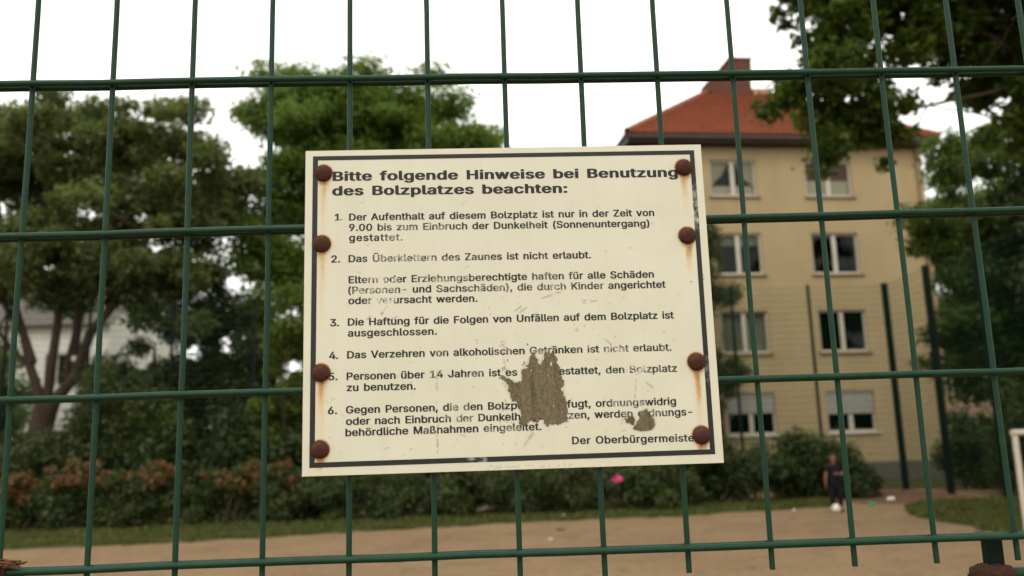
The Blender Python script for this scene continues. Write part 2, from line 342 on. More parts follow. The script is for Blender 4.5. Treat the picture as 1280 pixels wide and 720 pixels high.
# ------------------------------------------------------------------ foliage
def leaves(clumps, n, size, flat=.35, yell=.1, shell=.55):
    """leaf quads spread through small ragged clumps [(cx,cy,cz,rx,ry,rz)]"""
    C_ = np.array(clumps, float); vol = C_[:, 3] * C_[:, 4] * C_[:, 5]; p = vol ** .75; p /= p.sum()
    idx = rng.choice(len(C_), n, p=p); c_ = C_[idx]
    d = rng.normal(0, 1, (n, 3)); d /= np.linalg.norm(d, axis=1)[:, None]
    rr = rng.uniform(0, 1, n) ** (shell) * (1 + rng.exponential(.14, n))
    P = c_[:, :3] + d * rr[:, None] * c_[:, 3:6]
    # break the ellipsoids with twig-like streaks
    P += np.stack([np.sin(P[:, 2] * 7 + P[:, 1] * 3), np.sin(P[:, 0] * 6 + P[:, 2] * 4), np.sin(P[:, 0] * 8 + P[:, 1] * 5)], 1) * c_[:, 3:6] * .12
    nrm = rng.normal(0, 1, (n, 3)); nrm[:, 2] = np.abs(nrm[:, 2]) + flat; nrm += d * .5; nrm /= np.linalg.norm(nrm, axis=1)[:, None]
    t_ = np.cross(nrm, rng.normal(0, 1, (n, 3))); t_ /= np.linalg.norm(t_, axis=1)[:, None]; b_ = np.cross(nrm, t_)
    s_ = size * rng.uniform(.55, 1.35, n)[:, None]
    V = np.stack([P - t_ * s_, P - b_ * s_ * .55 + t_ * s_ * .1, P + t_ * s_, P + b_ * s_ * .55 + t_ * s_ * .1], 1)
    cl = rng.uniform(0, 1, len(C_))[idx]
    tint = np.stack([np.clip(cl * .55 + rng.uniform(0, .5, n), 0, 1), (rng.uniform(0, 1, n) < yell) * rng.uniform(.2, 1, n), np.zeros(n)], 1)
    return V, tint
def scatter(env, n, rmin, rmax, flat=.8, seed=0, shell=.5, keep=None):
    """n clumps inside big envelope ellipsoids"""
    r_ = np.random.default_rng(seed); o_ = []
    E_ = np.array(env, float); p = (E_[:, 3] * E_[:, 4] * E_[:, 5]) ** .8; p /= p.sum()
    while len(o_) < n:
        e = E_[r_.choice(len(E_), p=p)]; d = r_.normal(0, 1, 3); d /= np.linalg.norm(d)
        q = e[:3] + d * e[3:6] * r_.uniform(0, 1) ** shell; k = r_.uniform(rmin, rmax)
        if keep and not keep(q): continue
        o_.append((*q, k, k, k * flat))
    return o_
def limb(mb, a, b, r0, r1, seg=6, bend=.05, seed=0, n=7):
    r_ = random.Random(seed); a = Vector(a); b = Vector(b); L = (b - a).length; pts = []; rad = []
    side = Vector((r_.uniform(-1, 1), r_.uniform(-1, 1), r_.uniform(-.3, .6)))
    for i in range(seg + 1):
        t_ = i / seg; p = a.lerp(b, t_) + side * (math.sin(t_ * math.pi) * bend * L) + Vector((r_.uniform(-1, 1), r_.uniform(-1, 1), r_.uniform(-1, 1))) * L * .018 * (0 < i < seg)
        pts.append(p); rad.append(r0 + (r1 - r0) * t_)
    mb.tube(pts, rad, n); return pts
def tree(name, label, cat, base, trunk, limbs, clumps, nleaf, size, mat, bark, group=None, flare=1.35, **kw):
    """trunk: [(x,y,z,r)...] world; limbs: [(from, to, r0, r1)]"""
    root = empty(name, base); tag(root, label, cat, group)
    B = Vector(base)
    mb = MB(); mb.tube([Vector(p[:3]) - B for p in trunk], [p[3] * (flare if i == 0 else 1) for i, p in enumerate(trunk)], 12)
    mb.build('trunk', bark, root)
    for i, (a, b, r0, r1) in enumerate(limbs):
        q = MB(); pts = limb(q, Vector(a) - B, Vector(b) - B, r0, r1, seed=hash((i, round(a[0] * 10))) % 1000)
        for k in range(3):
            s = pts[3 + k]; e = s + Vector((rnd.uniform(-1, 1), rnd.uniform(-1, 1), rnd.uniform(.1, 1))) * (Vector(b) - Vector(a)).length * .32
            limb(q, s, e, r1 * 1.1, r1 * .3, 4, seed=k + i * 5, n=5)
        q.build('branch', bark, root)
    V, tint = leaves(clumps, nleaf, size, **kw); V -= np.array(B)
    quads_obj('crown', V, tint, mat, root)
    return root
def shrub(name, label, cat, base, env, nclump, rr, nleaf, size, mat, seed, group=None, stems=4, keep=None, flat=.85, **kw):
    root = empty(name, base); tag(root, label, cat, group); B = Vector(base)
    cl = scatter(env, nclump, *rr, flat=flat, seed=seed, keep=keep)
    mb = MB(); r_ = random.Random(seed)
    for k in range(stems):
        c_ = cl[r_.randrange(len(cl))]; limb(mb, (r_.uniform(-.25, .25), r_.uniform(-.25, .25), 0), Vector(c_[:3]) - B, .035, .012, 5, seed=seed + k, n=5)
    mb.build('stem', M['darkbark'], root)
    V, tint = leaves(cl, nleaf, size, **kw); V -= np.array(B); V[:, :, 2] = np.maximum(V[:, :, 2], .01)
    quads_obj('foliage', V, tint, mat, root)
    return root

# big spreading tree at the left, forked low, its crown airy
clA = scatter([(-13.2, 29, 12.2, 3.6, 3.2, 1.9), (-9.8, 29, 11.6, 2.2, 2.5, 2.1), (-16.3, 29, 11.3, 3.2, 3, 2.5), (-12, 28.6, 9.3, 3.8, 3, 1.5), (-17, 29, 8.6, 2.6, 2.6, 1.6), (-11.0, 28.4, 8.0, 3.0, 2.2, 1.2), (-9.0, 29, 10.2, 1.6, 1.8, 1.9), (-14.5, 28.2, 8.2, 3.0, 2.0, 1.3), (-11.6, 28.6, 7.0, 3.2, 2.0, 1.1), (-10.2, 28.6, 6.4, 1.8, 1.6, 1.2)], 250, .42, .85, .62, 11)
tree('broadleaf_tree', 'tall spreading tree with a reddish forked trunk and airy olive crown at the left', 'tree', (-14.2, 29, 0),
     [(-14.3, 29, 0, .50), (-14.15, 29, 1.2, .40), (-13.95, 29, 2.4, .37), (-13.7, 29, 3.5, .36)],
     [((-13.8, 29, 3.3), (-15.6, 28.6, 10.5), .17, .06), ((-13.75, 29, 3.4), (-13.3, 29.3, 11.5), .17, .06), ((-13.6, 29, 3.4), (-10.1, 28.6, 9.8), .20, .07), ((-14.0, 28.9, 4.2), (-16.8, 28.4, 7.4), .10, .04), ((-13.1, 28.9, 4.3), (-12.2, 28.2, 8.2), .09, .04),
      ((-12.9, 28.9, 5.0), (-11.2, 29.5, 11.6), .15, .05), ((-14.2, 28.9, 4.8), (-17.2, 29.3, 10.0), .14, .05), ((-12.0, 28.8, 6.6), (-9.2, 29, 12.2), .12, .04), ((-15.0, 28.8, 7.5), (-14.4, 28, 12.6), .11, .04)],
     clA, 118000, .105, M['lf_a'], M['bark'])
# the brighter tree behind the sign
envB = [(-6.2, 32, 13.6, 2.4, 2.6, 2.9), (-3.0, 32, 13.8, 2.8, 2.8, 3.2), (-.2, 32, 12.4, 1.9, 2, 1.8), (-4.7, 32, 14.6, 1.9, 2.3, 1.9), (-4.4, 32, 12.4, 2.6, 2.5, 2.6), (-.8, 32, 12.4, 2.3, 2.3, 2.6), (-7.1, 32, 10.6, 2.0, 2.2, 1.8), (-4, 32, 9.6, 3.4, 2.5, 2.4), (-1.0, 32, 9.4, 2.6, 2.3, 2), (-7.9, 31, 9.6, 1.1, 1.5, 1.6), (-7.6, 31, 8.0, 1.3, 1.6, 1.9), (-6.2, 31, 7.6, 1.3, 1.6, 1.6)]
clB = scatter(envB, 270, .5, .95, .6, 12)
tree('lime_tree', 'tall fresh green tree rising behind the top left corner of the sign', 'tree', (-4, 32, 0),
     [(-4, 32, 0, .36), (-4, 32, 2.5, .30), (-3.9, 32, 5.2, .26), (-3.8, 32, 8, .2)],
     [((-3.9, 32, 5), (-7, 31.6, 12), .15, .05), ((-3.9, 32, 6), (-5, 32.4, 15), .14, .04), ((-3.8, 32, 7.6), (-2.4, 32, 15.2), .14, .04), ((-3.8, 32, 6.5), (-.4, 31.8, 12.2), .14, .05), ((-3.9, 32, 5.6), (-7.8, 32.2, 9.8), .1, .04)],
     clB, 175000, .09, M['lf_b'], M['darkbark'])
# dark mass of evergreens between them
for i, (x, y, h, rx, lab) in enumerate([(-10.9, 30.4, 6.6, 1.6, 'dark bushy evergreen just right of the forked trunk'), (-9.0, 31.2, 8.6, 1.7, 'taller dark evergreen filling the gap between the two big trees'), (-7.2, 30.2, 7.4, 1.5, 'dark evergreen beside the light shrub left of the sign'), (-12.6, 31.5, 6.0, 1.5, 'low dark evergreen directly behind the forked trunk'), (-3.2, 30.6, 7.6, 2.2, 'dark evergreen growing behind the sign under the fresh green tree')]):
    cl = scatter([(x, y, h * .28, rx, 1.3, h * .28), (x, y, h * .6, rx * .85, 1.2, h * .35)], 46, .45, .9, .7, 20 + i)
    tree('evergreen_tree', lab, 'tree', (x, y, 0), [(x, y, 0, .16), (x, y, h * .4, .12), (x, y, h * .8, .05)],
         [((x, y, h * .3), (x + .9, y, h * .55), .05, .02), ((x, y, h * .4), (x - .9, y, h * .7), .05, .02)], cl, 34000, .085, M['lf_d'], M['darkbark'], 'dark evergreens behind the tall fence')
shrub('tall_shrub', 'light green leafy shrub climbing beside the left edge of the sign', 'shrub', (-5.4, 26.2, 0), [(-5.5, 26.2, 2.8, 1.0, .6, 2.4), (-5.2, 26.2, 5.4, .9, .6, 1.9), (-6.0, 26.2, 1.4, .9, .6, 1.3)], 46, (.25, .5), 26000, .07, M['lf_y'], 31)
shrub('slender_shrub', 'slender pale green shrub standing among the dark evergreens', 'shrub', (-9.0, 26.2, 0), [(-9.0, 26.2, 1.8, .35, .35, 1.7)], 16, (.2, .35), 5200, .06, M['lf_y'], 33)
shrub('dark_shrub', 'dark shrub at the foot of the forked tree', 'shrub', (-13.6, 26, 0), [(-13.5, 26, 1.2, 1.9, .7, 1.2)], 26, (.4, .7), 12000, .07, M['lf_h'], 34)
shrub('dark_shrub', 'dark shrub between the forked tree and the slender pale shrub', 'shrub', (-10.9, 26, 0), [(-10.9, 26, 1.5, 1.6, .7, 1.7), (-10.0, 26, 3.2, 1.2, .6, 1.6)], 26, (.4, .7), 12000, .07, M['lf_h'], 35)
for i, x in enumerate((-7.6, -4.6, -1.4, 1.8, 4.6)):
    shrub('background_bush', ['dark bush under the light shrub left of the sign', 'dark bush low behind the bottom left part of the sign', 'dark bush low behind the middle of the sign', 'dark bush low behind the bottom right part of the sign', 'dark bush beside the lower left of the ochre house'][i], 'bush',
          (x, 26, 0), [(x, 26, 1.5, 1.8, .7, 1.6 + .5 * (i % 2))], 26, (.4, .75), 13000, .075, M['lf_d'], 40 + i, 'dark bushes behind the hedge')
# low hedge along the back of the pitch, in planted sections
hx = [(-15.4, 1.25), (-13.0, 1.35), (-10.6, 1.15), (-8.2, 1.3), (-5.8, 1.2), (-3.4, 1.2), (-1.0, 1.15), (1.4, 1.15), (3.8, 1.2)]
hl = ['leftmost section of the low green hedge, past the frame edge', 'section of the low hedge in front of the forked tree', 'section of the low hedge behind the first orange shrub', 'section of the low hedge between the orange shrubs', 'section of the low hedge just left of the sign', 'section of the low hedge under the left half of the sign', 'section of the low hedge under the middle of the sign', 'section of the low hedge under the torn patch of the sign', 'section of the low hedge by the pink blossom']
for i, (x, h) in enumerate(hx):
    env = [(x + dx, 22.6 + rnd.uniform(-.2, .2), h * .46, .8, .8, h * .56) for dx in (-.9, 0, .9)]
    shrub('hedge_bush', hl[i], 'hedge', (x, 22.6, 0), env, 44, (.2, .36), 22000, .05, M['lf_h'], 60 + i, 'low hedge along the back of the pitch', stems=5, yell=.14)
# taller dark bush beside the boy
for i, (x, y, h, rx, lab) in enumerate([(6.4, 24.2, 1.85, 1.3, 'dark bush below the right end of the sign'), (8.5, 24.3, 1.95, 1.3, 'dark rounded bush directly behind the boy'), (10.1, 24.6, 1.5, .9, 'low end of the dark bush right of the boy')]):
    shrub('round_bush', lab, 'bush', (x, y, 0), [(x, y, h * .42, rx, .95, h * .5)], 34, (.3, .5), 17000, .055, M['lf_d'], 80 + i, 'dark bushes in front of the ochre house', yell=.05)
# orange-leaved young shrubs standing in the hedge
for i, (x, h, lab) in enumerate([(-11.0, 1.45, 'orange leaved young shrub left of the second fence wire'), (-9.9, 1.75, 'tallest orange and green young shrub near the forked tree'), (-8.1, 1.6, 'broad orange leaved shrub in the hedge, middle of the row'), (-6.0, 1.5, 'small rust coloured shrub in the hedge'), (-5.1, 1.5, 'faded orange shrub nearest the left edge of the sign')]):
    shrub('orange_shrub', lab, 'shrub', (x, 22.5, 0), [(x, 22.4, h * .74, .75 + .3 * (i == 2), .5, h * .24)], 22, (.10, .22), 1700, .06, M['lf_r'], 90 + i, 'orange shrubs in the hedge', stems=5, yell=.35)
# ivy column on the house corner
shrub('tall_bush', 'tall narrow green bush growing against the left end of the ochre house', 'bush', (8.4, 31.3, 0),
      [(8.3, 31.3, 1.8, .9, .6, 1.8), (8.5, 31.3, 4.4, .95, .6, 1.3), (8.6, 31.3, 6.9, .95, .6, 1.1), (8.5, 31.3, 8.6, .55, .5, .9), (9.45, 31.3, 3.9, .5, .4, 1.0)], 52, (.25, .5), 26000, .06, M['lf_h'], 101, stems=3)
# dense growth to the right of the side fence
D = [(16.2, 26.8, 11.4, 2.1, 'dark leafy tree right of the ochre house, nearest its corner'), (16.7, 21.6, 10.8, 2.4, 'large dark leafy tree at the right edge behind the side fence'), (18.3, 25.5, 11.5, 2.2, 'dark tree farther back along the side fence')]
for i, (x, y, h, rx, lab) in enumerate(D):
    cl = scatter([(x, y, h * .72, rx, rx, h * .26), (x + .3, y, h * .38, rx, rx, h * .33)], 100, .4, .85, .7, 110 + i)
    tree('leafy_tree', lab, 'tree', (x, y, 0), [(x, y, 0, .17), (x, y, h * .3, .14), (x, y, h * .7, .08)],
         [((x, y, h * .3), (x - 1.2, y, h * .6), .08, .03), ((x, y, h * .35), (x + 1.2, y, h * .7), .08, .03), ((x, y, h * .5), (x - .6, y - .8, h * .85), .06, .02)], cl, 60000, .085, M['lf_c' if i == 0 else 'lf_d'], M['darkbark'], 'trees behind the right side fence', yell=.06)
for i, (x, y, h, rx, lab) in enumerate([(14.6, 26.0, 2.2, .9, 'dark bush at the house corner behind the fence posts'), (14.7, 23.3, 2.8, 1.1, 'dark bush between the last two fence posts'), (14.6, 20.4, 2.9, 1.1, 'dark bush left of the goal post'), (14.5, 17.4, 2.8, 1.1, 'dark bush behind the white goal post')]):
    shrub('verge_bush', lab, 'bush', (x, y, 0), [(x, y, h * .45, rx, rx * .9, h * .5)], 30, (.3, .55), 12000, .06, M['lf_h'] if i != 2 else M['lf_d'], 120 + i, 'bushes along the right side fence')
# overhanging tree in the upper right, its trunk outside the frame
envC = [(5.6, 11, 7.3, 1.3, 1.1, .9), (6.9, 11, 7.6, 1.5, 1.2, .7), (8.5, 11.2, 6.7, 1.1, 1.1, 1.2), (9.8, 11.6, 6.4, 1.4, 1.4, 1.6), (4.95, 10.9, 6.35, .85, .6, .7), (5.4, 10.9, 5.95, .6, .5, .5), (8.2, 11, 6.1, .7, .8, .7), (9.0, 11.1, 5.3, .7, .8, .8), (4.8, 10.9, 5.7, .6, .5, .35), (4.35, 10.9, 6.1, .35, .4, .3), (4.75, 10.9, 5.42, .42, .35, .22), (5.2, 10.9, 5.5, .35, .3, .2), (9.3, 11.4, 6.3, 1.3, 1.2, 1.5), (8.7, 11.4, 7.4, 1.2, 1.0, .8), (7.7, 11.3, 6.3, .8, .8, .8), (8.3, 11.4, 5.6, .7, .8, .8), (7.4, 11.2, 7.2, 1.0, .9, .6), (7.9, 11.2, 6.7, .7, .8, .6), (8.6, 11.3, 6.1, .8, .8, .7), (6.4, 11, 8.2, 1.9, 1.5, .9), (8.6, 11.4, 7.6, 2.4, 2.0, 1.4), (5.3, 10.9, 6.4, 1.15, 1.0, .75), (9.8, 12, 6.0, 2.0, 1.8, 1.1), (4.9, 10.8, 7.3, .8, .9, .7), (10.8, 12, 8.5, 2.5, 2.2, 2.0), (8.0, 11.4, 9.6, 2.8, 2, 1.2)]
clC = scatter(envC, 1260, .11, .25, .9, 130, keep=lambda q: not (5.95 < q[0] < 6.75 and q[2] < 6.9 and (q[0] * 37.7) % 1 < .8))
clC += [(5.05, 10.9, 5.75, .32, .3, .2), (5.45, 10.9, 5.6, .28, .28, .2), (4.75, 10.9, 5.95, .3, .3, .18), (5.75, 10.9, 5.55, .2, .2, .15), (5.45, 10.9, 5.15, .14, .12, .1), (4.45, 10.9, 6.3, .3, .25, .15), (4.25, 10.9, 6.05, .2, .2, .1), (7.0, 11, 5.55, .18, .2, .16), (7.3, 11, 5.75, .25, .2, .16), (6.3, 11, 6.9, .4, .3, .2), (5.3, 10.9, 5.9, .4, .3, .3), (4.9, 10.9, 5.5, .2, .2, .15)]
tree('maple_tree', 'maple whose leafy branches hang into the upper right over the house roof', 'tree', (11.6, 11.8, 0),
     [(11.6, 11.8, 0, .32), (11.5, 11.8, 2.2, .27), (11.3, 11.7, 4.6, .23), (11.0, 11.6, 7.2, .16)],
     [((11.3, 11.7, 4.8), (6.4, 11, 7.3), .12, .03), ((11.2, 11.7, 5.6), (5.0, 10.9, 7.6), .1, .02), ((11.3, 11.7, 4.4), (7.2, 11.1, 6.0), .09, .02), ((7.9, 11, 6.3), (5.2, 10.9, 5.75), .035, .012), ((11.1, 11.6, 6.8), (8.0, 11.3, 9.6), .1, .03), ((11, 11.6, 7), (12.4, 12.4, 9.6), .1, .03), ((6.2, 10.9, 6.0), (5.45, 10.9, 5.15), .012, .005)],
     clC, 172000, .060, M['lf_c'], M['darkbark'], yell=.08, flat=.8)

# ------------------------------------------------------------------ tall ball fence round the pitch
bf = empty('ball_fence', (13.05, 27, 0)); tag(bf, 'tall dark mesh ball fence on thin posts closing the far end and right side', 'fence')
BO = Vector((13.05, 27, 0))
pm = MB(); pm.box(-.035, .035, -.04, .04, 0, 6.38); pm.box(-.042, .042, -.047, .047, 6.38, 6.40); pme = pm.data('post'); pme.materials.append(M['dpost'])
def mesh_panel(L):
    mb = MB()
    for k in range(32): mb.tube([(0, 0, .1 + k * .2), (L, 0, .1 + k * .2)], .0052, 4, False, False)
    for k in range(int(L / .1)): mb.tube([(.05 + k * .1, .006, .06), (.05 + k * .1, .006, 6.34)], .0032, 3, False, False)
    d_ = mb.data('mesh_panel'); d_.materials.append(M['wire']); return d_
pa, pb = mesh_panel(2.47), mesh_panel(2.72)
for i in range(1, 13): link('post', pme, parent=bf, loc=(-2.47 * i, 0, 0))
for i in range(12):
    o = link('mesh_panel', pa, parent=bf, loc=(-2.47 * (i + 1), -.04, 0)); o['kind'] = 'stuff'
dirn = Vector((-.055, -2.72, 0))
pm = MB(); pm.box(-.085, .085, -.06, .06, 0, 6.38); pm.box(-.092, .092, -.067, .067, 6.38, 6.40); pme = pm.data('post'); pme.materials.append(M['dpost'])
for i in range(0, 8):
    link('post', pme, parent=bf, loc=tuple(dirn * i))
for i in range(7):
    o = link('mesh_panel', pb, parent=bf, loc=tuple(dirn * (i + 1) + Vector((-.04, 0, 0)))); o.rotation_euler = (0, 0, math.atan2(2.72, .055)); o['kind'] = 'stuff'

